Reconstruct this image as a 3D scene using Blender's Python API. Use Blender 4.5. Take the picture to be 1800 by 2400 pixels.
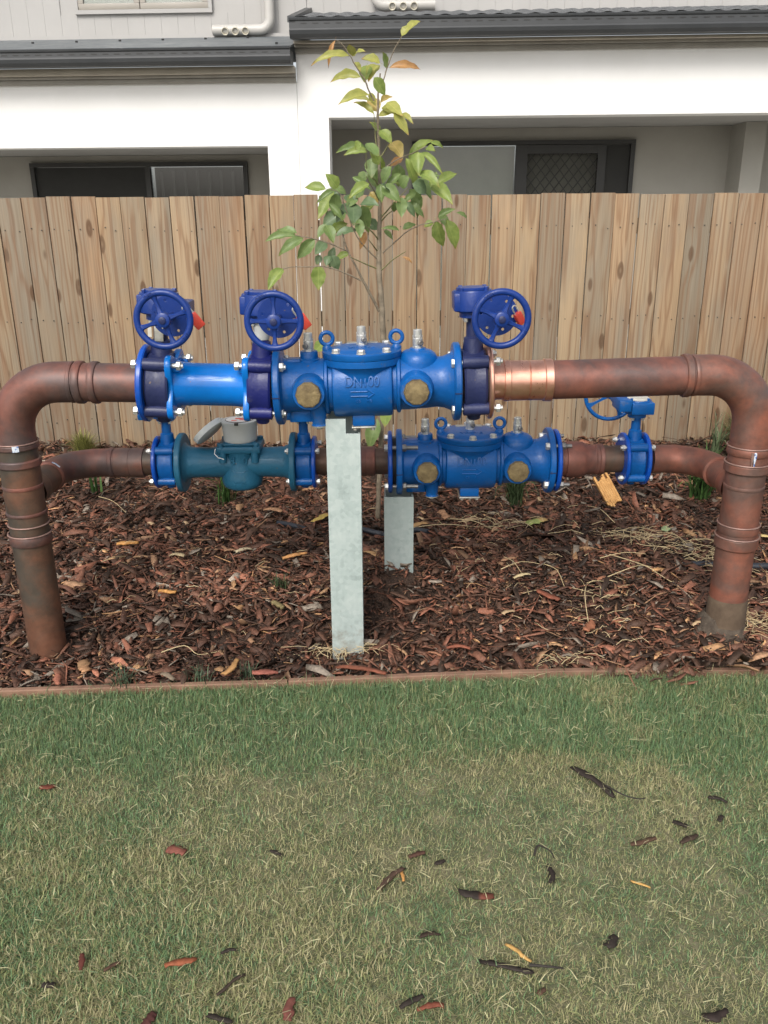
import bpy, bmesh, math, random
import numpy as np
from mathutils import Vector, Matrix

for o in list(bpy.data.objects):
    bpy.data.objects.remove(o)
SC = bpy.context.scene
COL = SC.collection
R = math.radians

# ---------------------------------------------------------------- camera
cam_d = bpy.data.cameras.new('camera')
cam_d.sensor_fit = 'VERTICAL'
cam_d.sensor_height = 24.0
cam_d.sensor_width = 18.0
cam_d.lens = 20.0
cam_d.clip_start = 0.05
cam_d.clip_end = 500
cam = bpy.data.objects.new('camera', cam_d)
COL.objects.link(cam)
PITCH, ROLL = R(19.7), R(0.4)
fw = Vector((0, math.cos(PITCH), -math.sin(PITCH)))
r0 = Vector((1, 0, 0))
u0 = Vector((0, math.sin(PITCH), math.cos(PITCH)))
rt = r0*math.cos(ROLL) - u0*math.sin(ROLL)
up = u0*math.cos(ROLL) + r0*math.sin(ROLL)
cam.matrix_world = Matrix(((rt.x, up.x, -fw.x, 0), (rt.y, up.y, -fw.y, 0), (rt.z, up.z, -fw.z, 1.2), (0, 0, 0, 1)))
SC.camera = cam

# ---------------------------------------------------------------- sky, sun, exposure
SUN_EL, SUN_AZ = R(42), R(198)          # azimuth clockwise from +Y: behind the camera, a little to the left
world = bpy.data.worlds.new('World')
SC.world = world
world.use_nodes = True
wn = world.node_tree.nodes
wl = world.node_tree.links
wn.clear()
sky = wn.new('ShaderNodeTexSky')
sky.sky_type = 'NISHITA'
sky.sun_disc = False
sky.sun_elevation = SUN_EL
sky.sun_rotation = SUN_AZ
sky.air_density = 1.0
sky.dust_density = 4.0
sky.ozone_density = 1.0
hs = wn.new('ShaderNodeHueSaturation')   # thin overcast: the blue is washed out all over the dome
hs.inputs['Saturation'].default_value = 0.32
bg = wn.new('ShaderNodeBackground')
bg.inputs['Strength'].default_value = 0.138
wo = wn.new('ShaderNodeOutputWorld')
wl.new(sky.outputs[0], hs.inputs['Color'])
wl.new(hs.outputs[0], bg.inputs[0])
wl.new(bg.outputs[0], wo.inputs[0])
sun_d = bpy.data.lights.new('sun', 'SUN')
sun_d.energy = 1.35
sun_d.angle = R(22)
sun_d.color = (1.0, 0.95, 0.88)
sun = bpy.data.objects.new('sun', sun_d)
COL.objects.link(sun)
sdir = Vector((math.sin(SUN_AZ)*math.cos(SUN_EL), math.cos(SUN_AZ)*math.cos(SUN_EL), math.sin(SUN_EL)))
sun.rotation_euler = sdir.to_track_quat('Z', 'Y').to_euler()
sun.location = sdir*30
SC.view_settings.view_transform = 'Standard'
SC.view_settings.look = 'None'
SC.view_settings.gamma = 1.0
SC.view_settings.use_curve_mapping = False
SC.view_settings.exposure = 0.46
SC.render.engine = 'CYCLES'
SC.cycles.max_bounces = 6
SC.cycles.transparent_max_bounces = 12
SC.cycles.use_denoising = True
SC.cycles.denoising_prefilter = 'ACCURATE'

# ---------------------------------------------------------------- materials
def new_mat(name):
    m = bpy.data.materials.new(name)
    m.use_nodes = True
    nt = m.node_tree
    b = nt.nodes['Principled BSDF']
    return m, nt, b

def noise(nt, vec, scale, detail=4, rough=0.6, dist=0.0):
    n = nt.nodes.new('ShaderNodeTexNoise')
    n.inputs['Scale'].default_value = scale
    n.inputs['Detail'].default_value = detail
    n.inputs['Roughness'].default_value = rough
    n.inputs['Distortion'].default_value = dist
    if vec is not None:
        nt.links.new(vec, n.inputs['Vector'])
    return n

def ramp(nt, fac, stops):
    r = nt.nodes.new('ShaderNodeValToRGB')
    els = r.color_ramp.elements
    while len(els) < len(stops):
        els.new(0.5)
    for e, (p, c) in zip(els, stops):
        e.position = p
        e.color = (*c, 1) if len(c) == 3 else c
    nt.links.new(fac, r.inputs[0])
    return r

def bump(nt, b, h, strength=0.2, dist=0.01):
    bp = nt.nodes.new('ShaderNodeBump')
    bp.inputs['Strength'].default_value = strength
    bp.inputs['Distance'].default_value = dist
    nt.links.new(h, bp.inputs['Height'])
    nt.links.new(bp.outputs[0], b.inputs['Normal'])

def ocoord(nt):
    return nt.nodes.new('ShaderNodeTexCoord').outputs['Object']

def gcoord(nt):
    return nt.nodes.new('ShaderNodeNewGeometry').outputs['Position']

def mottled(name, stops, scale=6, rough=(0.4, 0.6), metal=0.0, bstr=0.1, bscale=60, bdist=0.003, detail=6, coat=0.0, world_co=True, spec=0.5):
    """a surface whose own colour wanders between stops; roughness wanders too; fine relief"""
    m, nt, b = new_mat(name)
    v = gcoord(nt) if world_co else ocoord(nt)
    n = noise(nt, v, scale, detail)
    rp = ramp(nt, n.outputs[0], stops)
    nt.links.new(rp.outputs[0], b.inputs['Base Color'])
    n2 = noise(nt, v, scale*3.1, 3)
    mr = nt.nodes.new('ShaderNodeMapRange')
    mr.inputs['To Min'].default_value, mr.inputs['To Max'].default_value = rough
    nt.links.new(n2.outputs[0], mr.inputs['Value'])
    nt.links.new(mr.outputs[0], b.inputs['Roughness'])
    b.inputs['Metallic'].default_value = metal
    b.inputs['Coat Weight'].default_value = coat
    b.inputs['Coat Roughness'].default_value = 0.12
    b.inputs['Specular IOR Level'].default_value = spec
    if bstr:
        n3 = noise(nt, v, bscale, 4)
        bump(nt, b, n3.outputs[0], bstr, bdist)
    return m

def sc(c, k):
    return tuple(x*k for x in c)

def paint(name, c, rough=(0.25, 0.45), bstr=0.22, bscale=120, dirt=(0.13, 0.13, 0.115), dirt_at=0.66, coat=0.12):
    m, nt, b = new_mat(name)
    v = gcoord(nt)
    n = noise(nt, v, 9, 5)
    r1 = ramp(nt, n.outputs[0], [(0.3, sc(c, 0.82)), (0.7, sc(c, 1.15))])
    d = noise(nt, v, 26, 8, 0.7)
    f = ramp(nt, d.outputs[0], [(dirt_at-0.08, (0, 0, 0)), (dirt_at+0.10, (0.55, 0.55, 0.55))])
    mx = nt.nodes.new('ShaderNodeMixRGB')
    nt.links.new(f.outputs[0], mx.inputs[0])
    nt.links.new(r1.outputs[0], mx.inputs[1])
    mx.inputs[2].default_value = (*dirt, 1)
    nt.links.new(mx.outputs[0], b.inputs['Base Color'])
    mr = nt.nodes.new('ShaderNodeMapRange')
    mr.inputs['To Min'].default_value, mr.inputs['To Max'].default_value = rough
    nt.links.new(d.outputs[0], mr.inputs['Value'])
    nt.links.new(mr.outputs[0], b.inputs['Roughness'])
    n3 = noise(nt, v, bscale, 5, 0.65)
    n4 = noise(nt, v, 22, 3)
    ah = nt.nodes.new('ShaderNodeMath'); ah.operation = 'MULTIPLY_ADD'
    nt.links.new(n4.outputs[0], ah.inputs[0]); ah.inputs[1].default_value = 2.0; nt.links.new(n3.outputs[0], ah.inputs[2])
    bump(nt, b, ah.outputs[0], bstr, 0.004)
    b.inputs['Specular IOR Level'].default_value = 0.38
    # fine chips where the coat is knocked through
    ch = noise(nt, v, 75, 3, 0.5)
    cf = ramp(nt, ch.outputs[0], [(0.735, (0, 0, 0)), (0.75, (0.8, 0.8, 0.8))])
    mc = nt.nodes.new('ShaderNodeMixRGB')
    nt.links.new(cf.outputs[0], mc.inputs[0]); nt.links.new(mx.outputs[0], mc.inputs[1]); mc.inputs[2].default_value = (0.16, 0.11, 0.075, 1)
    nt.links.new(mc.outputs[0], b.inputs['Base Color'])
    b.inputs['Coat Weight'].default_value = coat
    b.inputs['Coat Roughness'].default_value = 0.15
    return m

M = {}
M['blue'] = paint('blue_enamel', (0.002, 0.093, 0.335), (0.22, 0.50))
M['blue_bright'] = paint('bright_blue_enamel', (0.002, 0.16, 0.56), (0.12, 0.25), bstr=0.05, dirt_at=0.8)
M['blue_royal'] = paint('royal_blue_enamel', (0.004, 0.075, 0.42), (0.2, 0.4), bstr=0.06)
M['navy'] = paint('navy_epoxy', (0.006, 0.033, 0.195), (0.28, 0.45), bstr=0.2, dirt_at=0.76)
M['navy_dark'] = paint('dark_navy_epoxy', (0.018, 0.025, 0.085), (0.35, 0.55), bstr=0.25, dirt=(0.06, 0.055, 0.05))
M['navy_purple'] = paint('violet_navy_epoxy', (0.011, 0.016, 0.125), (0.3, 0.5), bstr=0.25)
M['teal'] = paint('teal_epoxy', (0.014, 0.108, 0.190), (0.4, 0.62), bstr=0.35, bscale=140, dirt=(0.05, 0.10, 0.11), dirt_at=0.66)
M['brass'] = mottled('old_brass', [(0.3, (0.12, 0.085, 0.045)), (0.55, (0.24, 0.18, 0.09)), (0.75, (0.34, 0.26, 0.13))], 38, (0.45, 0.65), 0.45, 0.5, 120)
M['steel'] = mottled('zinc_steel', [(0.3, (0.50, 0.50, 0.48)), (0.7, (0.70, 0.70, 0.67))], 40, (0.25, 0.45), 0.55, 0.1)
M['steel_dark'] = mottled('dull_steel', [(0.3, (0.16, 0.16, 0.16)), (0.7, (0.32, 0.31, 0.30))], 40, (0.4, 0.6), 0.7, 0.2)
M['rubber'] = mottled('black_rubber', [(0.3, (0.012, 0.012, 0.013)), (0.7, (0.03, 0.03, 0.032))], 30, (0.5, 0.7))
M['hose'] = mottled('black_hose', [(0.3, (0.014, 0.017, 0.024)), (0.7, (0.03, 0.035, 0.045))], 30, (0.4, 0.6))
M['white_plate'] = mottled('cream_gasket', [(0.3, (0.48, 0.46, 0.40)), (0.7, (0.62, 0.60, 0.53))], 30, (0.5, 0.7))
M['red'] = mottled('red_plastic', [(0.3, (0.60, 0.055, 0.035)), (0.7, (0.72, 0.085, 0.055))], 30, (0.35, 0.5), bstr=0.05)
M['lens_grey'] = mottled('grey_plastic', [(0.3, (0.42, 0.435, 0.425)), (0.7, (0.50, 0.51, 0.50))], 18, (0.4, 0.55), bstr=0.08)
M['lid_grey'] = mottled('pale_grey_plastic', [(0.3, (0.58, 0.61, 0.61)), (0.7, (0.66, 0.68, 0.675))], 18, (0.35, 0.5), bstr=0.05)
M['dial'] = mottled('white_dial', [(0.3, (0.70, 0.70, 0.69)), (0.7, (0.78, 0.78, 0.77))], 30, (0.2, 0.3), bstr=0)
M['sticker'] = mottled('blue_sticker', [(0.42, (0.03, 0.12, 0.42)), (0.5, (0.65, 0.70, 0.76))], 70, (0.3, 0.4), bstr=0)
M['aluminium'] = mottled('aluminium_plate', [(0.3, (0.35, 0.34, 0.30)), (0.7, (0.58, 0.57, 0.53))], 60, (0.3, 0.5), 0.6, 0.1)

def copper_aged(name, k=1.0, tint=(1, 1, 1)):
    m, nt, b = new_mat(name)
    v = gcoord(nt)
    n = noise(nt, v, 6.0, 7, 0.66, 0.5)
    t = lambda c: tuple(a*q*k for a, q in zip(c, tint))
    r1 = ramp(nt, n.outputs[0], [(0.30, t((0.115, 0.092, 0.088))), (0.43, t((0.145, 0.094, 0.080))), (0.53, t((0.205, 0.099, 0.075))), (0.68, t((0.31, 0.118, 0.078)))])
    n2 = noise(nt, v, 24, 7, 0.7)
    mx = nt.nodes.new('ShaderNodeMixRGB')
    mx.blend_type = 'MULTIPLY'
    r2 = ramp(nt, n2.outputs[0], [(0.35, (0.72, 0.71, 0.70)), (0.62, (1.1, 1.08, 1.06))])
    mx.inputs[0].default_value = 0.8
    nt.links.new(r1.outputs[0], mx.inputs[1])
    nt.links.new(r2.outputs[0], mx.inputs[2])
    nt.links.new(mx.outputs[0], b.inputs['Base Color'])
    b.inputs['Metallic'].default_value = 0.35
    mr = nt.nodes.new('ShaderNodeMapRange')
    mr.inputs['To Min'].default_value, mr.inputs['To Max'].default_value = 0.36, 0.62
    nt.links.new(n2.outputs[0], mr.inputs['Value'])
    nt.links.new(mr.outputs[0], b.inputs['Roughness'])
    bump(nt, b, n2.outputs[0], 0.08, 0.003)
    return m
M['copper'] = copper_aged('weathered_copper', 0.9, (0.99, 0.96, 1.02))
M['copper_red'] = copper_aged('reddish_copper', 1.08, (1.05, 0.96, 0.93))
M['copper_brown'] = copper_aged('browned_copper', 0.78, (0.86, 1.04, 0.96))
M['copper_new'] = mottled('bright_copper', [(0.3, (0.60, 0.29, 0.205)), (0.5, (0.80, 0.43, 0.32)), (0.7, (0.87, 0.52, 0.41))], 14, (0.2, 0.42), 0.9, 0.06)
M['solder'] = mottled('solder_seam', [(0.3, (0.22, 0.13, 0.105)), (0.7, (0.34, 0.22, 0.185))], 60, (0.45, 0.6), 0.3, 0.2)
M['galv'] = mottled('galvanised_steel', [(0.3, (0.41, 0.49, 0.47)), (0.5, (0.48, 0.555, 0.535)), (0.72, (0.55, 0.61, 0.585))], 11, (0.42, 0.6), 0.25, 0.08, 70, detail=9)
def galv_mat(name, k=1.0):
    m, nt, b = new_mat(name)
    v = gcoord(nt)
    vo = nt.nodes.new('ShaderNodeTexVoronoi'); vo.inputs['Scale'].default_value = 85
    nt.links.new(v, vo.inputs['Vector'])
    sp_ = nt.nodes.new('ShaderNodeSeparateColor'); nt.links.new(vo.outputs['Color'], sp_.inputs[0])
    n = noise(nt, v, 7, 9, 0.7)
    mp = nt.nodes.new('ShaderNodeMapping'); mp.inputs['Scale'].default_value = (60, 60, 3)
    nt.links.new(v, mp.inputs['Vector'])
    ns = noise(nt, mp.outputs[0], 1.0, 4)
    a = nt.nodes.new('ShaderNodeMath'); a.operation = 'MULTIPLY_ADD'
    nt.links.new(sp_.outputs[0], a.inputs[0]); a.inputs[1].default_value = 0.16; nt.links.new(n.outputs[0], a.inputs[2])
    a2 = nt.nodes.new('ShaderNodeMath'); a2.operation = 'MULTIPLY_ADD'
    nt.links.new(ns.outputs[0], a2.inputs[0]); a2.inputs[1].default_value = 0.22; nt.links.new(a.outputs[0], a2.inputs[2])
    rp = ramp(nt, a2.outputs[0], [(0.42, tuple(k*q for q in (0.30, 0.36, 0.35))), (0.62, tuple(k*q for q in (0.43, 0.505, 0.49))), (0.85, tuple(k*q for q in (0.52, 0.585, 0.565)))])
    # mud splashed up from the mulch
    sx = nt.nodes.new('ShaderNodeSeparateXYZ'); nt.links.new(v, sx.inputs[0])
    ml = nt.nodes.new('ShaderNodeMath'); ml.operation = 'MULTIPLY_ADD'
    n5 = noise(nt, v, 45, 6, 0.7)
    nt.links.new(n5.outputs[0], ml.inputs[0]); ml.inputs[1].default_value = 0.42
    nt.links.new(sx.outputs[2], ml.inputs[2])
    mr = nt.nodes.new('ShaderNodeMapRange'); mr.inputs['From Min'].default_value = 0.30; mr.inputs['From Max'].default_value = 0.20
    mr.inputs['To Max'].default_value = 0.55
    nt.links.new(ml.outputs[0], mr.inputs['Value'])
    mx = nt.nodes.new('ShaderNodeMixRGB'); nt.links.new(mr.outputs[0], mx.inputs[0]); nt.links.new(rp.outputs[0], mx.inputs[1]); mx.inputs[2].default_value = (0.22, 0.18, 0.13, 1)
    nt.links.new(mx.outputs[0], b.inputs['Base Color'])
    b.inputs['Metallic'].default_value = 0.25
    b.inputs['Roughness'].default_value = 0.5
    bump(nt, b, n5.outputs[0], 0.06, 0.003)
    return m
M['galv'] = galv_mat('galvanised_steel')
M['galv_shaded'] = galv_mat('shaded_galvanised_steel', 0.82)  # darker copy for the short post: shade under the pipework put into the colour
M['concrete'] = mottled('rough_concrete', [(0.3, (0.045, 0.032, 0.023)), (0.55, (0.085, 0.065, 0.047)), (0.75, (0.15, 0.125, 0.095))], 26, (0.8, 0.95), 0, 0.8, 60, 0.01)
M['edging'] = mottled('terracotta_edging', [(0.3, (0.16, 0.085, 0.055)), (0.7, (0.30, 0.175, 0.115))], 14, (0.6, 0.8), 0, 0.4, 80)

# house
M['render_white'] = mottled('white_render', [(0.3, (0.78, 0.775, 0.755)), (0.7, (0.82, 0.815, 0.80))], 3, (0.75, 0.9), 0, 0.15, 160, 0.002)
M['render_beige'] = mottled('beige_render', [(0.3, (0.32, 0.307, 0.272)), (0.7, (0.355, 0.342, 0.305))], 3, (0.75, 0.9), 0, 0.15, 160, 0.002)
M['ceiling'] = mottled('grey_soffit', [(0.3, (0.33, 0.325, 0.31)), (0.7, (0.37, 0.365, 0.35))], 3, (0.75, 0.9), 0, 0)
M['cladding'] = mottled('pale_grey_cladding', [(0.3, (0.385, 0.376, 0.362)), (0.7, (0.42, 0.41, 0.395))], 2, (0.6, 0.75), 0, 0.05)
M['gutter'] = mottled('charcoal_gutter', [(0.3, (0.036, 0.039, 0.042)), (0.7, (0.050, 0.053, 0.056))], 3, (0.35, 0.5), 0, 0.02)
M['slot'] = mottled('gutter_slot', [(0.3, (0.02, 0.02, 0.02)), (0.7, (0.03, 0.03, 0.03))], 3, (0.5, 0.6), 0, 0)
M['roof_metal'] = mottled('grey_roof_sheet', [(0.3, (0.10, 0.115, 0.125)), (0.6, (0.16, 0.175, 0.185)), (0.8, (0.22, 0.225, 0.225))], 6, (0.4, 0.6), 0.1, 0.1, 40)
M['roof_tile'] = mottled('grey_roof_tile', [(0.3, (0.09, 0.095, 0.10)), (0.7, (0.15, 0.155, 0.16))], 12, (0.6, 0.8), 0, 0.3, 60)
M['trim_a'] = mottled('fawn_trim', [(0.3, (0.36, 0.325, 0.265)), (0.7, (0.44, 0.40, 0.33))], 5, (0.6, 0.8), 0, 0.1)
M['trim_b'] = mottled('taupe_trim', [(0.3, (0.24, 0.225, 0.195)), (0.7, (0.30, 0.285, 0.25))], 5, (0.6, 0.8), 0, 0.1)
M['frame_dark'] = mottled('charcoal_frame', [(0.3, (0.020, 0.020, 0.019)), (0.7, (0.030, 0.030, 0.028))], 5, (0.4, 0.5), 0, 0)
M['mesh_dark'] = mottled('flyscreen', [(0.3, (0.022, 0.022, 0.020)), (0.7, (0.028, 0.028, 0.026))], 5, (0.7, 0.8), 0, 0)
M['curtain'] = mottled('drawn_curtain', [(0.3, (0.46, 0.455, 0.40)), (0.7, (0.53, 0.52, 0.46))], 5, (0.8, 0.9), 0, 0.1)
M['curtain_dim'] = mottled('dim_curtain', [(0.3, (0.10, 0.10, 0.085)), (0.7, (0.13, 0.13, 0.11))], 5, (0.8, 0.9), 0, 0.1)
M['slat'] = mottled('blind_slat', [(0.3, (0.06, 0.06, 0.056)), (0.7, (0.085, 0.085, 0.08))], 5, (0.7, 0.8), 0, 0)
M['frame_taupe'] = mottled('taupe_window_frame', [(0.3, (0.31, 0.285, 0.245)), (0.7, (0.35, 0.32, 0.28))], 5, (0.4, 0.5), 0, 0)
M['blind'] = mottled('cream_blind', [(0.3, (0.80, 0.78, 0.70)), (0.7, (0.84, 0.82, 0.74))], 5, (0.8, 0.9), 0, 0)
M['pvc'] = mottled('cream_pvc', [(0.3, (0.45, 0.435, 0.405)), (0.7, (0.50, 0.485, 0.455))], 5, (0.35, 0.5), 0, 0)
M['pvc_in'] = mottled('cream_pvc_inside', [(0.3, (0.60, 0.56, 0.45)), (0.7, (0.66, 0.62, 0.50))], 5, (0.5, 0.6), 0, 0)

def glass_mat(name, tint=(0.9, 0.92, 0.92), fac=0.12):
    m = bpy.data.materials.new(name)
    m.use_nodes = True
    nt = m.node_tree
    nt.nodes.clear()
    tr = nt.nodes.new('ShaderNodeBsdfTransparent')
    tr.inputs[0].default_value = (*tint, 1)
    gl = nt.nodes.new('ShaderNodeBsdfGlossy')
    gl.inputs['Roughness'].default_value = 0.03
    fr = nt.nodes.new('ShaderNodeFresnel')
    fr.inputs['IOR'].default_value = 1.5
    mx = nt.nodes.new('ShaderNodeMixShader')
    out = nt.nodes.new('ShaderNodeOutputMaterial')
    nt.links.new(fr.outputs[0], mx.inputs[0])
    nt.links.new(tr.outputs[0], mx.inputs[1])
    nt.links.new(gl.outputs[0], mx.inputs[2])
    nt.links.new(mx.outputs[0], out.inputs[0])
    return m
M['glass'] = glass_mat('window_glass')

def wood_mat():
    m, nt, b = new_mat('weathered_pine')
    L = nt.links.new
    co = nt.nodes.new('ShaderNodeTexCoord')
    oi = nt.nodes.new('ShaderNodeObjectInfo')
    off = nt.nodes.new('ShaderNodeVectorMath'); off.operation = 'SCALE'
    cmb = nt.nodes.new('ShaderNodeCombineXYZ')
    for i, k in enumerate((37.0, 91.0, 53.0)):
        mu = nt.nodes.new('ShaderNodeMath'); mu.operation = 'MULTIPLY'
        L(oi.outputs['Random'], mu.inputs[0]); mu.inputs[1].default_value = k
        L(mu.outputs[0], cmb.inputs[i])
    ad = nt.nodes.new('ShaderNodeVectorMath'); ad.operation = 'ADD'
    L(co.outputs['Object'], ad.inputs[0]); L(cmb.outputs[0], ad.inputs[1])
    # knots: sparse cells; distance to the cell point bends the grain round it
    mpk = nt.nodes.new('ShaderNodeMapping'); mpk.inputs['Scale'].default_value = (9.0, 1.0, 3.2)
    L(ad.outputs[0], mpk.inputs['Vector'])
    vo = nt.nodes.new('ShaderNodeTexVoronoi'); vo.inputs['Scale'].default_value = 1.0
    vo.voronoi_dimensions = '3D'
    L(mpk.outputs[0], vo.inputs['Vector'])
    kb = ramp(nt, vo.outputs['Distance'], [(0.0, (1, 1, 1)), (0.16, (0.45, 0.45, 0.45)), (0.5, (0, 0, 0))])
    # cathedral grain: contour lines of a stretched noise
    mp = nt.nodes.new('ShaderNodeMapping'); mp.inputs['Scale'].default_value = (13.0, 3.0, 0.38)
    L(ad.outputs[0], mp.inputs['Vector'])
    n = noise(nt, mp.outputs[0], 1.0, 2, 0.4)
    a1 = nt.nodes.new('ShaderNodeMath'); a1.operation = 'MULTIPLY_ADD'
    L(kb.outputs[0], a1.inputs[0]); a1.inputs[1].default_value = 0.11; L(n.outputs[0], a1.inputs[2])
    a2 = nt.nodes.new('ShaderNodeMath'); a2.operation = 'MULTIPLY'; a2.inputs[1].default_value = 58.0
    L(a1.outputs[0], a2.inputs[0])
    sn = nt.nodes.new('ShaderNodeMath'); sn.operation = 'SINE'
    L(a2.outputs[0], sn.inputs[0])
    mr = nt.nodes.new('ShaderNodeMapRange'); mr.inputs['From Min'].default_value = -1
    L(sn.outputs[0], mr.inputs['Value'])
    pw = nt.nodes.new('ShaderNodeMath'); pw.operation = 'POWER'; pw.inputs[1].default_value = 3.0
    L(mr.outputs[0], pw.inputs[0])
    # fine fibres
    mf = nt.nodes.new('ShaderNodeMapping'); mf.inputs['Scale'].default_value = (210.0, 20.0, 2.6)
    L(ad.outputs[0], mf.inputs['Vector'])
    nf = noise(nt, mf.outputs[0], 1.0, 4, 0.6)
    # base tone per board
    base = ramp(nt, oi.outputs['Random'], [(0.0, (0.375, 0.272, 0.165)), (0.14, (0.225, 0.178, 0.122)), (0.30, (0.355, 0.250, 0.150)), (0.45, (0.265, 0.200, 0.132)), (0.58, (0.405, 0.300, 0.186)), (0.72, (0.325, 0.215, 0.128)), (0.86, (0.250, 0.195, 0.135)), (1.0, (0.36, 0.265, 0.168))])
    mpatch = nt.nodes.new('ShaderNodeMapping'); mpatch.inputs['Scale'].default_value = (5.0, 1.0, 1.1)
    L(ad.outputs[0], mpatch.inputs['Vector'])
    npt = noise(nt, mpatch.outputs[0], 1.4, 4, 0.6)
    grey = ramp(nt, npt.outputs[0], [(0.42, (0, 0, 0)), (0.68, (0.8, 0.8, 0.8))])
    def mix(mode, fac, c1, c2):
        x = nt.nodes.new('ShaderNodeMixRGB'); x.blend_type = mode
        if isinstance(fac, float): x.inputs[0].default_value = fac
        else: L(fac, x.inputs[0])
        for i, c in ((1, c1), (2, c2)):
            if isinstance(c, tuple): x.inputs[i].default_value = (*c, 1)
            else: L(c, x.inputs[i])
        return x.outputs[0]
    c = mix('MIX', grey.outputs[0], base.outputs[0], (0.235, 0.205, 0.158))
    mh = nt.nodes.new('ShaderNodeMapping'); mh.inputs['Scale'].default_value = (26.0, 3.0, 1.1)
    L(ad.outputs[0], mh.inputs['Vector'])
    nh = noise(nt, mh.outputs[0], 1.0, 3, 0.55)
    hr_ = ramp(nt, nh.outputs[0], [(0.56, (0, 0, 0)), (0.70, (0.6, 0.6, 0.6))])
    c = mix('MIX', hr_.outputs[0], c, (0.235, 0.135, 0.078))
    gm = nt.nodes.new('ShaderNodeMath'); gm.operation = 'MULTIPLY'; gm.inputs[1].default_value = 0.50
    L(pw.outputs[0], gm.inputs[0])
    c = mix('MIX', gm.outputs[0], c, (0.175, 0.085, 0.042))
    fr_ = ramp(nt, nf.outputs[0], [(0.3, (0.72, 0.70, 0.68)), (0.65, (1.10, 1.09, 1.08))])
    c = mix('MULTIPLY', 0.7, c, fr_.outputs[0])
    kd = ramp(nt, vo.outputs['Distance'], [(0.0, (0.35, 0.35, 0.35)), (0.06, (0.8, 0.8, 0.8)), (0.115, (0.7, 0.7, 0.7)), (0.15, (0, 0, 0))])
    c = mix('MIX', kd.outputs[0], c, (0.10, 0.055, 0.03))
    L(c, b.inputs['Base Color'])
    b.inputs['Roughness'].default_value = 0.8
    b.inputs['Specular IOR Level'].default_value = 0.25
    hsum = nt.nodes.new('ShaderNodeMath'); hsum.operation = 'MULTIPLY_ADD'
    L(nf.outputs[0], hsum.inputs[0]); hsum.inputs[1].default_value = 0.6; L(pw.outputs[0], hsum.inputs[2])
    bump(nt, b, hsum.outputs[0], 0.25, 0.0025)
    return m
M['wood'] = wood_mat()
M['nail'] = mottled('nail_head', [(0.3, (0.05, 0.045, 0.04)), (0.7, (0.10, 0.09, 0.08))], 5, (0.5, 0.6), 0.5, 0)

def attr_mat(name, rough=0.75, transl=0.0, spec=0.3, var=0.25, bscale=0):
    """colour comes from the piece's own colour attribute, wandering a little"""
    m, nt, b = new_mat(name)
    at = nt.nodes.new('ShaderNodeAttribute'); at.attribute_name = 'Col'
    n = noise(nt, gcoord(nt), 120, 4)
    rp = ramp(nt, n.outputs[0], [(0.3, (1-var,)*3), (0.7, (1+var,)*3)])
    mx = nt.nodes.new('ShaderNodeMixRGB'); mx.blend_type = 'MULTIPLY'; mx.inputs[0].default_value = 1.0
    nt.links.new(at.outputs['Color'], mx.inputs[1]); nt.links.new(rp.outputs[0], mx.inputs[2])
    nt.links.new(mx.outputs[0], b.inputs['Base Color'])
    b.inputs['Roughness'].default_value = rough
    b.inputs['Specular IOR Level'].default_value = spec
    if bscale:
        n3 = noise(nt, gcoord(nt), bscale, 4)
        bump(nt, b, n3.outputs[0], 0.6, 0.003)
    if transl:
        tl = nt.nodes.new('ShaderNodeBsdfTranslucent')
        nt.links.new(mx.outputs[0], tl.inputs[0])
        ms = nt.nodes.new('ShaderNodeMixShader'); ms.inputs[0].default_value = transl
        out = nt.nodes['Material Output']
        nt.links.new(b.outputs[0], ms.inputs[1]); nt.links.new(tl.outputs[0], ms.inputs[2])
        nt.links.new(ms.outputs[0], out.inputs[0])
    return m
M['chip'] = attr_mat('bark_mulch', 0.62, 0, 0.35, 0.35, 220)
M['blade'] = attr_mat('turf_blade', 0.6, 0.3, 0.3, 0.15)
M['litter'] = attr_mat('dry_litter', 0.7, 0.1, 0.3, 0.2)

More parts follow.
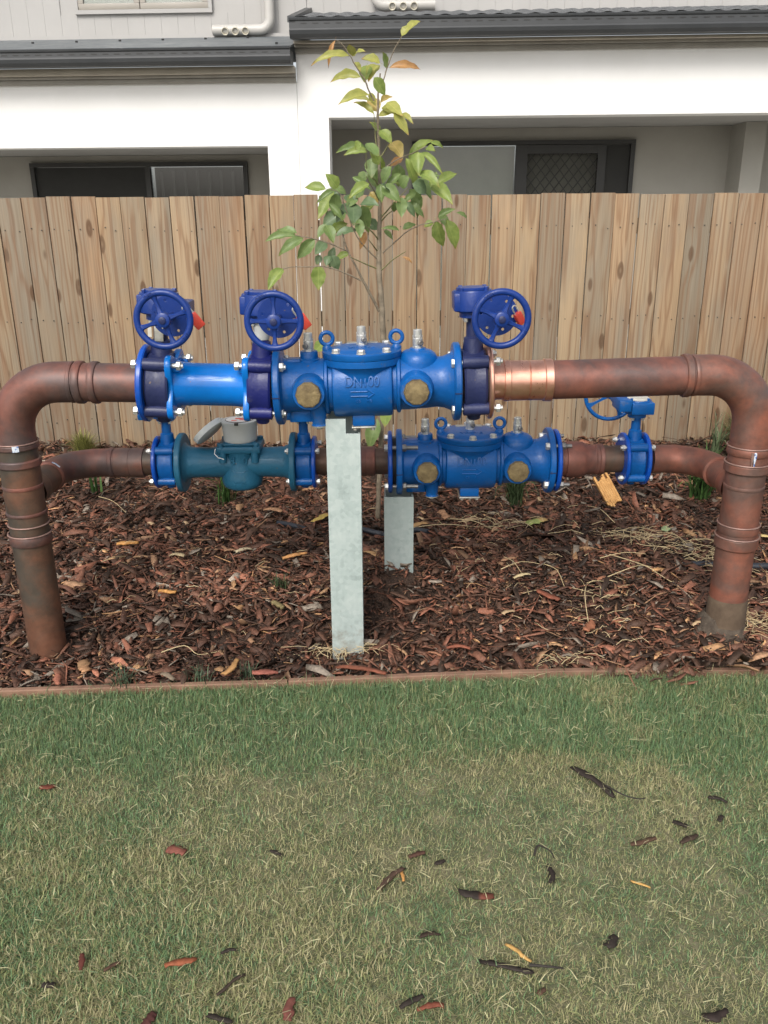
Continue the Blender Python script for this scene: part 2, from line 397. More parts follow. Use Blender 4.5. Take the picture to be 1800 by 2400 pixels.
def leaf_mat(name, c1, c2, edge):
    m, nt, b = new_mat(name)
    L = nt.links.new
    oc = ocoord(nt)
    n = noise(nt, gcoord(nt), 55, 4)
    rp = ramp(nt, n.outputs[0], [(0.32, c1), (0.66, c2)])
    # midrib and browned tip, in the leaf's own coordinates
    sx = nt.nodes.new('ShaderNodeSeparateXYZ'); L(oc, sx.inputs[0])
    ab = nt.nodes.new('ShaderNodeMath'); ab.operation = 'ABSOLUTE'; L(sx.outputs[1], ab.inputs[0])
    rib = ramp(nt, ab.outputs[0], [(0.0, (0.5, 0.5, 0.5)), (0.035, (0, 0, 0))])
    mx = nt.nodes.new('ShaderNodeMixRGB'); L(rib.outputs[0], mx.inputs[0]); L(rp.outputs[0], mx.inputs[1]); mx.inputs[2].default_value = (*sc(c2, 1.35), 1)
    n2 = noise(nt, gcoord(nt), 30, 3)
    ad = nt.nodes.new('ShaderNodeMath'); ad.operation = 'MULTIPLY_ADD'
    L(n2.outputs[0], ad.inputs[0]); ad.inputs[1].default_value = 0.5; L(sx.outputs[0], ad.inputs[2])
    tip = ramp(nt, ad.outputs[0], [(1.10, (0, 0, 0)), (1.0, (0, 0, 0))])
    tip.color_ramp.elements[0].position = 0.0
    mr = nt.nodes.new('ShaderNodeMapRange'); mr.inputs['From Min'].default_value = 1.08; mr.inputs['From Max'].default_value = 1.26
    L(ad.outputs[0], mr.inputs['Value'])
    mx2 = nt.nodes.new('ShaderNodeMixRGB'); L(mr.outputs[0], mx2.inputs[0]); L(mx.outputs[0], mx2.inputs[1]); mx2.inputs[2].default_value = (*edge, 1)
    L(mx2.outputs[0], b.inputs['Base Color'])
    b.inputs['Roughness'].default_value = 0.42
    tl = nt.nodes.new('ShaderNodeBsdfTranslucent'); L(mx2.outputs[0], tl.inputs[0])
    ms = nt.nodes.new('ShaderNodeMixShader'); ms.inputs[0].default_value = 0.3
    L(b.outputs[0], ms.inputs[1]); L(tl.outputs[0], ms.inputs[2])
    L(ms.outputs[0], nt.nodes['Material Output'].inputs[0])
    return m
LEAF_M = {
    'y': leaf_mat('yellow_green_leaf', (0.31, 0.33, 0.075), (0.45, 0.44, 0.12), (0.40, 0.24, 0.08)),
    'l': leaf_mat('light_green_leaf', (0.19, 0.27, 0.06), (0.30, 0.37, 0.10), (0.30, 0.27, 0.07)),
    'g': leaf_mat('green_leaf', (0.150, 0.230, 0.072), (0.225, 0.305, 0.108), (0.20, 0.22, 0.06)),
    'b': leaf_mat('bluish_green_leaf', (0.120, 0.190, 0.090), (0.180, 0.250, 0.130), (0.13, 0.18, 0.07)),
    'o': leaf_mat('orange_brown_leaf', (0.38, 0.20, 0.075), (0.54, 0.30, 0.12), (0.16, 0.07, 0.03)),
    'p': leaf_mat('yellow_leaf', (0.46, 0.36, 0.10), (0.62, 0.48, 0.17), (0.45, 0.26, 0.12)),
    'd': leaf_mat('dead_brown_leaf', (0.08, 0.05, 0.035), (0.13, 0.08, 0.05), (0.06, 0.04, 0.03))}
M['bark'] = mottled('sapling_bark', [(0.3, (0.14, 0.115, 0.08)), (0.6, (0.25, 0.205, 0.145)), (0.8, (0.33, 0.28, 0.21))], 40, (0.7, 0.85), 0, 0.5, 140)
M['twig'] = mottled('green_twig', [(0.3, (0.16, 0.16, 0.07)), (0.7, (0.26, 0.25, 0.11))], 40, (0.6, 0.8), 0, 0.2)
M['soil'] = mottled('dark_soil', [(0.3, (0.03, 0.017, 0.011)), (0.55, (0.06, 0.034, 0.022)), (0.75, (0.10, 0.055, 0.036))], 30, (0.8, 0.95), 0, 1.0, 70, 0.02)
M['turf'] = mottled('turf_soil', [(0.3, (0.07, 0.08, 0.04)), (0.5, (0.12, 0.125, 0.065)), (0.7, (0.20, 0.18, 0.11))], 18, (0.85, 0.95), 0, 0.6, 120, 0.01)
M['bounce_patio'] = mottled('bounce_patio_concrete', [(0.3, (0.38, 0.365, 0.335)), (0.7, (0.46, 0.445, 0.41))], 4, (0.8, 0.9), 0, 0.1)
M['earth'] = mottled('bare_earth', [(0.3, (0.10, 0.09, 0.06)), (0.7, (0.16, 0.14, 0.10))], 1.5, (0.85, 0.95), 0, 0)
LEAVES = """0.068,3.112,1.718,0.093,3.121,1.745,0.0274,y;0.086,3.157,1.74,0.125,3.182,1.768,0.0301,y;0.029,3.142,1.631,0.119,3.166,1.627,0.0301,o;-0.094,2.958,1.637,-0.199,2.945,1.614,0.0301,y;-0.151,3.195,1.72,-0.172,3.197,1.649,0.0175,o;-0.095,3.184,1.671,-0.101,3.143,1.695,0.0329,y;-0.085,3.072,1.654,-0.053,3.042,1.661,0.0274,y;-0.003,3.091,1.637,-0.056,3.087,1.647,0.0384,y;0.019,2.953,1.606,0.007,2.921,1.638,0.0356,l;-0.064,3.023,1.587,-0.15,3.046,1.578,0.0411,y;-0.046,3.149,1.639,-0.053,3.112,1.59,0.0466,g;-0.01,3.157,1.64,-0.037,3.118,1.592,0.0493,y;-0.082,3.111,1.644,-0.068,3.071,1.614,0.0219,y;-0.022,2.95,1.577,0.008,2.97,1.536,0.0411,g;-0.039,3.004,1.535,-0.122,2.972,1.507,0.0411,y;-0.071,3.205,1.554,-0.112,3.225,1.561,0.0175,d;-0.035,3.025,1.519,-0.111,3.052,1.524,0.0263,y;-0.039,3.09,1.55,-0.021,3.094,1.517,0.0274,y;-0.023,3.003,1.478,-0.08,3.029,1.51,0.0247,y;-0.009,3.13,1.498,-0.04,3.157,1.533,0.0493,p;-0.002,3.182,1.532,0.033,3.156,1.543,0.0247,p;0.002,3.044,1.502,0.064,3.007,1.469,0.0438,y;0.019,2.988,1.511,0.06,2.943,1.472,0.0384,y;-0.008,3.028,1.476,0.045,3.027,1.488,0.023,y;0.039,2.951,1.477,0.08,2.955,1.421,0.0356,y;0.065,3.038,1.482,0.098,3.013,1.453,0.0219,y;-0.005,3.163,1.436,-0.036,3.151,1.464,0.0274,l;-0.007,3.032,1.432,0.028,3.021,1.397,0.0438,l;0.032,3.133,1.403,0.065,3.088,1.356,0.0521,p;0.071,3.204,1.36,0.033,3.155,1.332,0.0301,o;-0.051,3.145,1.386,-0.144,3.163,1.374,0.034,g;-0.064,2.955,1.391,-0.081,2.968,1.376,0.0329,l;-0.046,3.045,1.369,-0.115,3.041,1.36,0.0329,g;-0.046,2.952,1.391,-0.013,2.906,1.353,0.0411,g;-0.033,2.997,1.366,-0.032,3.023,1.349,0.0329,g;-0.022,3.001,1.358,-0.01,3.012,1.332,0.0329,l;-0.012,3.192,1.368,0.005,3.217,1.322,0.0329,l;-0.034,3.04,1.349,-0.033,3.018,1.296,0.0466,g;-0.012,3.086,1.33,-0.013,3.098,1.291,0.0329,g;0.031,2.978,1.322,0.007,2.988,1.275,0.0411,g;0.057,3.157,1.336,0.058,3.176,1.274,0.0504,g;0.078,2.96,1.346,0.104,2.985,1.27,0.0411,l;0.117,2.974,1.364,0.119,2.951,1.301,0.0449,g;0.098,3.109,1.365,0.166,3.132,1.403,0.034,l;0.161,3.038,1.395,0.199,3.062,1.381,0.0219,l;0.15,3.092,1.382,0.175,3.067,1.372,0.0274,g;0.128,3.032,1.365,0.19,2.997,1.305,0.0252,l;0.116,2.97,1.301,0.178,2.932,1.259,0.0438,l;0.192,3.129,1.272,0.25,3.159,1.3,0.0384,l;0.164,2.992,1.261,0.221,2.946,1.212,0.0493,l;0.152,3.207,1.295,0.197,3.199,1.298,0.023,g;0.11,3.056,1.284,0.158,3.025,1.229,0.0438,g;0.094,3.104,1.255,0.127,3.121,1.204,0.0438,g;0.062,3.068,1.263,0.089,3.052,1.29,0.0493,b;0.099,2.964,1.269,0.14,2.988,1.245,0.0493,b;-0.0,2.959,1.262,0.052,2.948,1.219,0.0493,g;0.014,3.168,1.27,0.052,3.128,1.274,0.0329,g;-0.043,3.14,1.302,-0.081,3.166,1.279,0.0438,g;-0.048,3.114,1.3,-0.016,3.127,1.26,0.0384,g;-0.041,2.978,1.27,-0.099,2.962,1.23,0.0384,l;-0.183,2.989,1.255,-0.244,3.006,1.259,0.0362,l;-0.146,3.027,1.259,-0.179,3.013,1.296,0.0438,g;-0.166,3.21,1.26,-0.131,3.228,1.243,0.034,g;-0.172,3.204,1.259,-0.219,3.19,1.171,0.0493,l;-0.154,3.077,1.242,-0.161,3.085,1.178,0.0438,g;-0.115,3.075,1.238,-0.097,3.048,1.203,0.0493,b;-0.097,3.055,1.213,-0.095,3.017,1.15,0.0575,b;-0.068,3.048,1.204,-0.049,3.077,1.127,0.0521,g;-0.148,3.2,1.174,-0.202,3.2,1.138,0.0603,b;-0.193,3.08,1.141,-0.17,3.057,1.09,0.0438,g;-0.069,2.973,1.208,-0.017,2.945,1.203,0.0438,b;-0.12,3.153,1.144,-0.183,3.173,1.104,0.0384,l;-0.156,3.044,1.107,-0.089,3.057,1.12,0.0329,b;-0.041,3.151,1.161,-0.018,3.157,1.129,0.0274,b;-0.046,3.123,1.131,-0.018,3.133,1.125,0.0219,b;-0.056,3.044,1.12,-0.073,3.051,1.07,0.0252,o;0.058,3.023,1.123,0.003,3.012,1.129,0.0175,g;0.006,3.15,1.121,0.033,3.155,1.094,0.0197,g;-0.055,3.026,1.265,-0.084,3.052,1.232,0.0395,g;-0.04,3.119,1.247,-0.015,3.115,1.216,0.0274,p;0.064,2.953,1.228,0.064,2.947,1.174,0.0395,g;0.079,3.015,1.215,0.106,3.019,1.172,0.0252,b;0.04,3.07,1.216,0.041,3.086,1.186,0.0274,g;0.072,3.118,1.125,0.112,3.132,1.138,0.0285,g;0.173,3.04,1.148,0.146,3.042,1.135,0.0285,l;0.188,3.142,1.152,0.213,3.158,1.077,0.0482,l;0.216,3.041,1.157,0.247,3.058,1.074,0.0482,l;0.197,3.176,1.162,0.25,3.181,1.186,0.0274,g;0.264,3.204,1.178,0.299,3.23,1.157,0.0175,g;-0.297,3.085,1.108,-0.389,3.077,1.091,0.0395,g;-0.284,2.993,1.118,-0.337,3.01,1.125,0.0285,g;-0.28,3.194,1.096,-0.358,3.182,1.044,0.0417,g;-0.236,3.13,1.094,-0.291,3.137,1.037,0.0449,g;-0.198,3.14,1.086,-0.229,3.104,1.049,0.0417,b;-0.219,3.153,1.039,-0.232,3.149,1.011,0.0285,b;-0.185,3.123,1.038,-0.195,3.107,1.009,0.0329,b;-0.175,3.112,1.041,-0.159,3.124,0.996,0.0395,b;-0.115,3.116,1.045,-0.158,3.123,1.026,0.0285,l;-0.332,2.957,1.006,-0.373,2.92,0.949,0.0449,l;-0.221,3.065,1.01,-0.223,3.067,0.937,0.0537,l;0.068,3.007,1.039,0.098,3.012,1.018,0.0121,o;-0.144,3.114,1.205,-0.107,3.067,1.166,0.0438,b;-0.088,3.073,1.233,-0.114,3.041,1.2,0.0384,g;0.018,2.964,1.243,0.001,2.925,1.263,0.0329,b;-0.207,3.033,0.753,-0.235,2.997,0.727,0.0426,l;0.012,3.0,0.506,0.006,2.953,0.47,0.0426,l;-0.022,3.071,0.464,-0.049,3.051,0.369,0.058,g"""
TRUNK = [(-0.024, 3.1, 0.071), (-0.011, 3.09, 0.362), (0.002, 3.09, 0.707), (-0.0, 3.08, 0.8), (-0.004, 3.08, 0.895), (-0.012, 3.08, 0.989), (-0.01, 3.08, 1.089), (-0.006, 3.08, 1.216), (-0.006, 3.08, 1.278), (-0.01, 3.08, 1.423), (-0.011, 3.08, 1.502), (-0.008, 3.08, 1.556), (-0.002, 3.08, 1.606)]
BRANCHES = [[(-0.012, 3.08, 0.85), (-0.052, 3.06, 0.929), (-0.083, 3.04, 0.992), (-0.116, 3.02, 1.058), (-0.134, 3.0, 1.116)], [(0.001, 3.08, 1.048), (0.044, 3.064, 1.085), (0.084, 3.048, 1.119), (0.128, 3.032, 1.14), (0.171, 3.016, 1.149), (0.214, 3.0, 1.16)], [(-0.072, 3.04, 0.959), (-0.109, 3.027, 0.978), (-0.144, 3.013, 0.994), (-0.197, 3.0, 1.01), (-0.249, 2.987, 1.01), (-0.301, 2.973, 1.011), (-0.332, 2.96, 1.005)], [(-0.02, 3.08, 0.997), (-0.064, 3.04, 1.018), (-0.109, 3.0, 1.04)], [(-0.116, 3.02, 1.058), (-0.155, 3.003, 1.076), (-0.189, 2.985, 1.089), (-0.235, 2.968, 1.103), (-0.285, 2.95, 1.112)], [(-0.015, 3.08, 1.054), (-0.03, 3.04, 1.073), (-0.045, 3.0, 1.096)], [(-0.015, 3.08, 1.093), (-0.029, 3.047, 1.114), (-0.062, 3.013, 1.142), (-0.096, 2.98, 1.147)], [(-0.002, 3.08, 1.166), (0.018, 3.053, 1.187), (0.04, 3.027, 1.211), (0.087, 3.0, 1.256)], [(-0.002, 3.08, 1.153), (0.018, 3.04, 1.174), (0.035, 3.0, 1.187)], [(0.003, 3.08, 1.571), (0.009, 3.072, 1.589), (0.024, 3.065, 1.63), (0.045, 3.058, 1.674), (0.068, 3.05, 1.706)], [(-0.023, 3.08, 1.525), (-0.04, 3.07, 1.555), (-0.052, 3.06, 1.584), (-0.077, 3.05, 1.617), (-0.097, 3.04, 1.65), (-0.12, 3.03, 1.68), (-0.139, 3.02, 1.693)], [(-0.001, 3.08, 1.358), (0.019, 3.08, 1.386), (0.029, 3.08, 1.402)], [(-0.017, 3.08, 1.383), (-0.021, 3.08, 1.439), (-0.024, 3.08, 1.488)], [(-0.006, 3.08, 1.31), (0.036, 3.06, 1.337), (0.075, 3.04, 1.355), (0.096, 3.02, 1.361), (0.146, 3.0, 1.383)], [(-0.008, 3.08, 1.26), (-0.023, 3.053, 1.284), (-0.047, 3.027, 1.308), (-0.05, 3.0, 1.378)], [(-0.009, 3.08, 1.22), (-0.026, 3.04, 1.249), (-0.051, 3.0, 1.293)], [(-0.015, 3.08, 1.028), (-0.037, 3.06, 1.047), (-0.085, 3.04, 1.104), (-0.114, 3.02, 1.175), (-0.138, 3.0, 1.241), (-0.171, 2.98, 1.253)], [(-0.006, 3.08, 0.989), (0.039, 3.04, 1.03), (0.079, 3.0, 1.057)]]

# ---------------------------------------------------------------- mesh helpers
def basis(d):
    d = Vector(d).normalized()
    a = Vector((0, 0, 1)) if abs(d.z) < 0.9 else Vector((0, 1, 0))
    u = d.cross(a).normalized()
    v = d.cross(u).normalized()
    return d, u, v

class MB:
    def __init__(self):
        self.v = []
        self.f = []
    def add(self, vs, fs):
        n = len(self.v)
        self.v.extend([tuple(q) for q in vs])
        self.f.extend([tuple(i+n for i in f) for f in fs])
        return self
    def box(self, x0, x1, y0, y1, z0, z1, b=0.0):
        if x0 > x1: x0, x1 = x1, x0
        if b <= 0:
            vs = [(x, y, z) for x in (x0, x1) for y in (y0, y1) for z in (z0, z1)]
            return self.add(vs, [(0, 1, 3, 2), (4, 6, 7, 5), (0, 4, 5, 1), (2, 3, 7, 6), (0, 2, 6, 4), (1, 5, 7, 3)])
        bm = bmesh.new()
        bmesh.ops.create_cube(bm, size=1.0)
        bmesh.ops.scale(bm, vec=(x1-x0, y1-y0, z1-z0), verts=bm.verts)
        bmesh.ops.translate(bm, vec=((x0+x1)/2, (y0+y1)/2, (z0+z1)/2), verts=bm.verts)
        bmesh.ops.bevel(bm, geom=list(bm.edges), offset=b, segments=2, affect='EDGES', profile=0.5)
        self.add([v.co for v in bm.verts], [[v.index for v in f.verts] for f in bm.faces])
        bm.free()
        return self
    def lathe(self, prof, p0, d, seg=28, caps=True):
        """prof = [(along, radius)]"""
        d, u, v = basis(d)
        p0 = Vector(p0)
        vs, fs = [], []
        for t, r in prof:
            for k in range(seg):
                a = 2*math.pi*k/seg
                vs.append(p0 + d*t + (u*math.cos(a) + v*math.sin(a))*r)
        for i in range(len(prof)-1):
            for k in range(seg):
                k2 = (k+1) % seg
                fs.append((i*seg+k, i*seg+k2, (i+1)*seg+k2, (i+1)*seg+k))
        if caps:
            fs.append(tuple(range(seg))[::-1])
            n = (len(prof)-1)*seg
            fs.append(tuple(range(n, n+seg)))
        return self.add(vs, fs)
    def cyl(self, p0, p1, r, r2=None, seg=20, b=0.0):
        p0, p1 = Vector(p0), Vector(p1)
        L = (p1-p0).length
        r2 = r if r2 is None else r2
        if b > 0:
            return self.lathe([(0, r-b), (b, r), (L-b, r2), (L, r2-b)], p0, p1-p0, seg)
        return self.lathe([(0, r), (L, r2)], p0, p1-p0, seg)
    def hexa(self, p0, d, r, h):
        return self.lathe([(0, r), (h*0.8, r), (h, r*0.86)], p0, d, 6)
    def torus(self, c, n, RR, r, sR=40, sr=10, flat=1.0):
        d, u, v = basis(n)
        c = Vector(c)
        vs, fs = [], []
        for i in range(sR):
            a = 2*math.pi*i/sR
            e = u*math.cos(a) + v*math.sin(a)
            for j in range(sr):
                q = 2*math.pi*j/sr
                vs.append(c + e*(RR + r*math.cos(q)) + d*(r*flat*math.sin(q)))
        for i in range(sR):
            for j in range(sr):
                fs.append((i*sr+j, ((i+1) % sR)*sr+j, ((i+1) % sR)*sr+(j+1) % sr, i*sr+(j+1) % sr))
        return self.add(vs, fs)
    def tube(self, pts, rad, seg=16, caps=True):
        pts = [Vector(p) for p in pts]
        if not hasattr(rad, '__len__'):
            rad = [rad]*len(pts)
        vs, fs = [], []
        u = None
        for i, p in enumerate(pts):
            t = (pts[min(i+1, len(pts)-1)] - pts[max(i-1, 0)]).normalized()
            if u is None:
                _, u, w = basis(t)
            u = (u - t*u.dot(t)).normalized()
            w = t.cross(u)
            for k in range(seg):
                a = 2*math.pi*k/seg
                vs.append(p + (u*math.cos(a) + w*math.sin(a))*rad[i])
        for i in range(len(pts)-1):
            for k in range(seg):
                k2 = (k+1) % seg
                fs.append((i*seg+k, i*seg+k2, (i+1)*seg+k2, (i+1)*seg+k))
        if caps:
            fs.append(tuple(range(seg))[::-1])
            n = (len(pts)-1)*seg
            fs.append(tuple(range(n, n+seg)))
        return self.add(vs, fs)
    def mesh(self, name, m, angle=32):
        me = bpy.data.meshes.new(name)
        me.from_pydata(self.v, [], self.f)
        bm = bmesh.new()
        bm.from_mesh(me)
        bmesh.ops.recalc_face_normals(bm, faces=bm.faces)
        bm.to_mesh(me)
        bm.free()
        me.materials.append(m)
        if angle:
            me.shade_smooth()
            me.set_sharp_from_angle(angle=R(angle))
        return me
    def build(self, name, m, parent=None, angle=32, loc=None):
        o = bpy.data.objects.new(name, self.mesh(name, m, angle))
        COL.objects.link(o)
        if parent is not None:
            o.parent = parent
        if loc is not None:
            o.location = loc
        return o

def tag(o, label=None, cat=None, group=None, kind=None):
    if label: o['label'] = label
    if cat: o['category'] = cat
    if group: o['group'] = group
    if kind: o['kind'] = kind
    return o

def root(name, label, cat, loc=(0, 0, 0), rot=(0, 0, 0), group=None, scale=1.0):
    o = bpy.data.objects.new(name, None)
    o.empty_display_size = 0.05
    COL.objects.link(o)
    o.location = loc
    o.rotation_euler = rot
    o.scale = (scale,)*3
    return tag(o, label, cat, group)

def link_copy(src, parent=None, loc=None):
    c = src.copy()
    COL.objects.link(c)
    if parent is not None: c.parent = parent
    if loc is not None: c.location = loc
    return c

def curve_mesh(cu, keep=False):
    o = bpy.data.objects.new('outline', cu)
    COL.objects.link(o)
    dg = bpy.context.evaluated_depsgraph_get()
    me = bpy.data.meshes.new_from_object(o.evaluated_get(dg))
    vs = [v.co.copy() for v in me.vertices]
    fs = [tuple(p.vertices) for p in me.polygons]
    bpy.data.objects.remove(o)
    bpy.data.meshes.remove(me)
    return vs, fs

def plate2d(loops, thick, bev=0.0):
    """flat plate in local XY with holes; returns verts, faces, z from -thick/2 to thick/2"""
    cu = bpy.data.curves.new('outline', 'CURVE')
    cu.dimensions = '2D'
    cu.fill_mode = 'BOTH'
    cu.extrude = thick/2 - bev
    cu.bevel_depth = bev
    cu.bevel_resolution = 1
    for lp in loops:
        s = cu.splines.new('POLY')
        s.points.add(len(lp)-1)
        for p, q in zip(s.points, lp):
            p.co = (q[0], q[1], 0, 1)
        s.use_cyclic_u = True
    return curve_mesh(cu)

def circle(cx, cy, r, n=24):
    return [(cx + r*math.cos(2*math.pi*i/n), cy + r*math.sin(2*math.pi*i/n)) for i in range(n)]

def text_geo(s, size, ext, bev=0.0):
    cu = bpy.data.curves.new('lettering', 'FONT')
    cu.body = s
    cu.size = size
    cu.extrude = ext
    cu.bevel_depth = bev
    cu.bevel_resolution = 0
    cu.resolution_u = 3
    cu.align_x = 'CENTER'
    cu.align_y = 'CENTER'
    return curve_mesh(cu)

def wrap_on_cyl(vs, rad, z0, a0=0.0):
    """letters in XY (x along the girth, y up, z out) laid on a vertical cylinder whose front faces -Y"""
    out = []
    for v in vs:
        a = v[0]/rad + a0
        r = rad + v[2]
        out.append((math.sin(a)*r, -math.cos(a)*r, z0 + v[1]))
    return out

def smooth(a, b, x):
    t = max(0.0, min(1.0, (x-a)/(b-a)))
    return t*t*(3-2*t)

def gz(x, y):
    """height of the mulch bed"""
    h = 0.07*smooth(2.1, 2.5, y)
    h += 0.08*math.exp(-((x-0.05)**2/0.012 + (y-2.50)**2/0.012))       # heap round the short post
    h += 0.055*math.exp(-((x-0.94)**2/0.022 + (y-2.20)**2/0.03))      # heap round the right riser
    h += 0.008*math.sin(x*7.1+y*3.3) + 0.006*math.sin(x*13.7-y*9.1)
    return h

# ---------------------------------------------------------------- setting: ground, mulch, lawn
def sheet(name, x0, x1, y0, y1, nx, ny, fn, m):
    xs = np.linspace(x0, x1, nx); ys = np.linspace(y0, y1, ny)
    vs = [(x, y, fn(x, y)) for y in ys for x in xs]
    fs = [(j*nx+i, j*nx+i+1, (j+1)*nx+i+1, (j+1)*nx+i) for j in range(ny-1) for i in range(nx-1)]
    mb = MB(); mb.add(vs, fs)
    return mb.build(name, m)

def edge_y(x):
    return 2.012 + 0.052*x if x < 0.45 else 2.035 + 0.004*x
tag(sheet('ground', -90, 90, -40, 90, 3, 3, lambda x, y: -0.34, M['earth']), kind='structure')
tag(sheet('bounce_patio', -12, 12, 4.6, 10.9, 3, 3, lambda x, y: -0.30, M['bounce_patio']), kind='structure')  # unseen pale slab, added to bounce light into the house recesses
tag(sheet('mulch_bed', -3.6, 3.6, 1.88, 4.32, 145, 80, lambda x, y: gz(x, y)-0.012 if y > edge_y(x)-0.004 else -0.3, M['soil']), kind='structure')
tag(sheet('lawn', -9, 9, -12, 2.08, 40, 60, lambda x, y: -0.014 - 0.004*math.sin(x*2+y*3) - (0.12 if y > edge_y(x)+0.02 else 0), M['turf']), kind='structure')

def build_arrays(name, V, F, C, m, kind=None):
    me = bpy.data.meshes.new(name)
    nv, nf, k = len(V), len(F), F.shape[1]
    me.vertices.add(nv)
    me.vertices.foreach_set('co', V.astype(np.float32).ravel())
    me.loops.add(nf*k)
    me.loops.foreach_set('vertex_index', F.astype(np.int32).ravel())
    me.polygons.add(nf)
    me.polygons.foreach_set('loop_start', np.arange(0, nf*k, k, dtype=np.int32))
    me.polygons.foreach_set('loop_total', np.full(nf, k, dtype=np.int32))
    me.update(calc_edges=True)
    at = me.color_attributes.new('Col', 'FLOAT_COLOR', 'POINT')
    at.data.foreach_set('color', np.concatenate([C, np.ones((nv, 1))], 1).astype(np.float32).ravel())
    me.materials.append(m)
    o = bpy.data.objects.new(name, me)
    COL.objects.link(o)
    if kind: o['kind'] = kind
    return o

rng = np.random.default_rng(7)
def vnoise(x, y, s, seed):
    """smooth value noise on arrays, 0..1"""
    r = np.random.default_rng(seed)
    tab = r.random((64, 64))
    X, Y = x/s + 17.3, y/s + 11.7
    ix, iy = np.floor(X).astype(int), np.floor(Y).astype(int)
    fx, fy = X-ix, Y-iy
    fx = fx*fx*(3-2*fx); fy = fy*fy*(3-2*fy)
    g = lambda a, b: tab[a % 64, b % 64]
    return (g(ix, iy)*(1-fx)+g(ix+1, iy)*fx)*(1-fy) + (g(ix, iy+1)*(1-fx)+g(ix+1, iy+1)*fx)*fy

def gz_np(x, y):
    t = np.clip((y-2.1)/0.4, 0, 1)
    h = 0.07*t*t*(3-2*t)
    h += 0.08*np.exp(-((x-0.05)**2/0.012 + (y-2.50)**2/0.012))
    h += 0.055*np.exp(-((x-0.94)**2/0.022 + (y-2.20)**2/0.03))
    return h + 0.008*np.sin(x*7.1+y*3.3) + 0.006*np.sin(x*13.7-y*9.1)

def ey_np(x):
    return np.where(x < 0.45, 2.012 + 0.052*x, 2.035 + 0.004*x)

def chips(n, xr, yr, lmed, layer, seed):
    r = np.random.default_rng(seed)
    x = r.uniform(*xr, n); y = r.uniform(*yr, n)
    keep = y > ey_np(x) + 0.022
    x, y = x[keep], y[keep]; n = len(x)
    L = np.clip(r.lognormal(math.log(lmed), 0.62, n), 0.005, 0.095)
    W = np.clip(L*r.uniform(0.14, 0.5, n), 0.0025, 0.022)
    shred = r.random(n) < 0.22
    W = np.where(shred, r.uniform(0.0015, 0.004, n), W); L = np.where(shred, L*1.5, L)
    T = r.uniform(0.0008, 0.003, n)
    yaw = r.uniform(0, 2*np.pi, n); pit = r.normal(0, 0.30, n); rol = r.normal(0, 0.55, n)
    bend = r.normal(0, 0.26, n)*L
    twist = r.normal(0, 0.35, n)
    # local: 3 stations x (left,right) x (top,bottom)
    V = np.zeros((n, 12, 3))
    st = np.array([-0.5, 0.0, 0.5])
    wd = np.stack([r.uniform(0.25, 0.9, n), np.ones(n), r.uniform(0.15, 0.8, n)], 1)
    for i in range(3):
        for j, sgn in enumerate((-1, 1)):
            lx = st[i]*L + (r.normal(0, 0.05, n)*L)
            ly = sgn*0.5*W*wd[:, i]
            lz = bend*(0.25-st[i]**2)*2 + ly*np.sin(twist*st[i]*2)
            for k, kz in enumerate((0.5, -0.5)):
                V[:, i*4+j*2+k] = np.stack([lx, ly, lz + kz*T], 1)
    cp, sp = np.cos(pit), np.sin(pit); cr, sr = np.cos(rol), np.sin(rol); cyy, syy = np.cos(yaw), np.sin(yaw)
    X, Y, Z = V[..., 0], V[..., 1], V[..., 2]
    Y, Z = Y*cr[:, None]-Z*sr[:, None], Y*sr[:, None]+Z*cr[:, None]
    X, Z = X*cp[:, None]-Z*sp[:, None], X*sp[:, None]+Z*cp[:, None]
    X, Y = X*cyy[:, None]-Y*syy[:, None], X*syy[:, None]+Y*cyy[:, None]
    z0 = gz_np(x, y) + r.uniform(*layer, n)
    V = np.stack([X+x[:, None], Y+y[:, None], Z+z0[:, None]], -1).reshape(-1, 3)
    q = np.array([(0, 4, 6, 2), (4, 8, 10, 6), (1, 3, 7, 5), (5, 7, 11, 9), (0, 1, 5, 4), (4, 5, 9, 8), (2, 6, 7, 3), (6, 10, 11, 7), (0, 2, 3, 1), (8, 9, 11, 10)])
    F = (q[None] + (np.arange(n)*12)[:, None, None]).reshape(-1, 4)
    pal = np.array([(0.040, 0.024, 0.016), (0.075, 0.040, 0.026), (0.115, 0.056, 0.036), (0.165, 0.074, 0.046), (0.225, 0.092, 0.056), (0.26, 0.15, 0.085), (0.40, 0.225, 0.11), (0.23, 0.19, 0.15)])
    pr = np.array([0.16, 0.22, 0.22, 0.17, 0.11, 0.05, 0.02, 0.05])
    idx = r.choice(len(pal), n, p=pr/pr.sum())
    C = 1.12*pal[idx]*r.uniform(0.7, 1.3, (n, 1))
    patch = vnoise(x, y, 0.22, 3)
    C = C*(0.46 + 0.92*patch)[:, None]
    return V, F, np.repeat(C, 12, 0)

V1, F1, C1 = chips(36000, (-1.75, 1.75), (1.95, 3.3), 0.021, (-0.008, 0.010), 1)
V2, F2, C2 = chips(11000, (-2.6, 2.6), (3.2, 4.25), 0.030, (-0.008, 0.010), 2)
V3, F3, C3 = chips(3200, (-1.75, 1.75), (1.95, 4.2), 0.045, (0.004, 0.016), 3)
V4, F4, C4 = chips(3500, (-3.4, 3.4), (1.95, 4.25), 0.026, (-0.006, 0.010), 4)
Vs = [V1, V2, V3, V4]; Fs = []; o_ = 0
for V_, F_ in zip(Vs, (F1, F2, F3, F4)):
    Fs.append(F_+o_); o_ += len(V_)
tag(build_arrays('bark_mulch', np.concatenate(Vs), np.concatenate(Fs), np.concatenate([C1, C2, C3, C4]), M['chip'], 'stuff'), 'dark brown shredded bark mulch covering the garden bed')

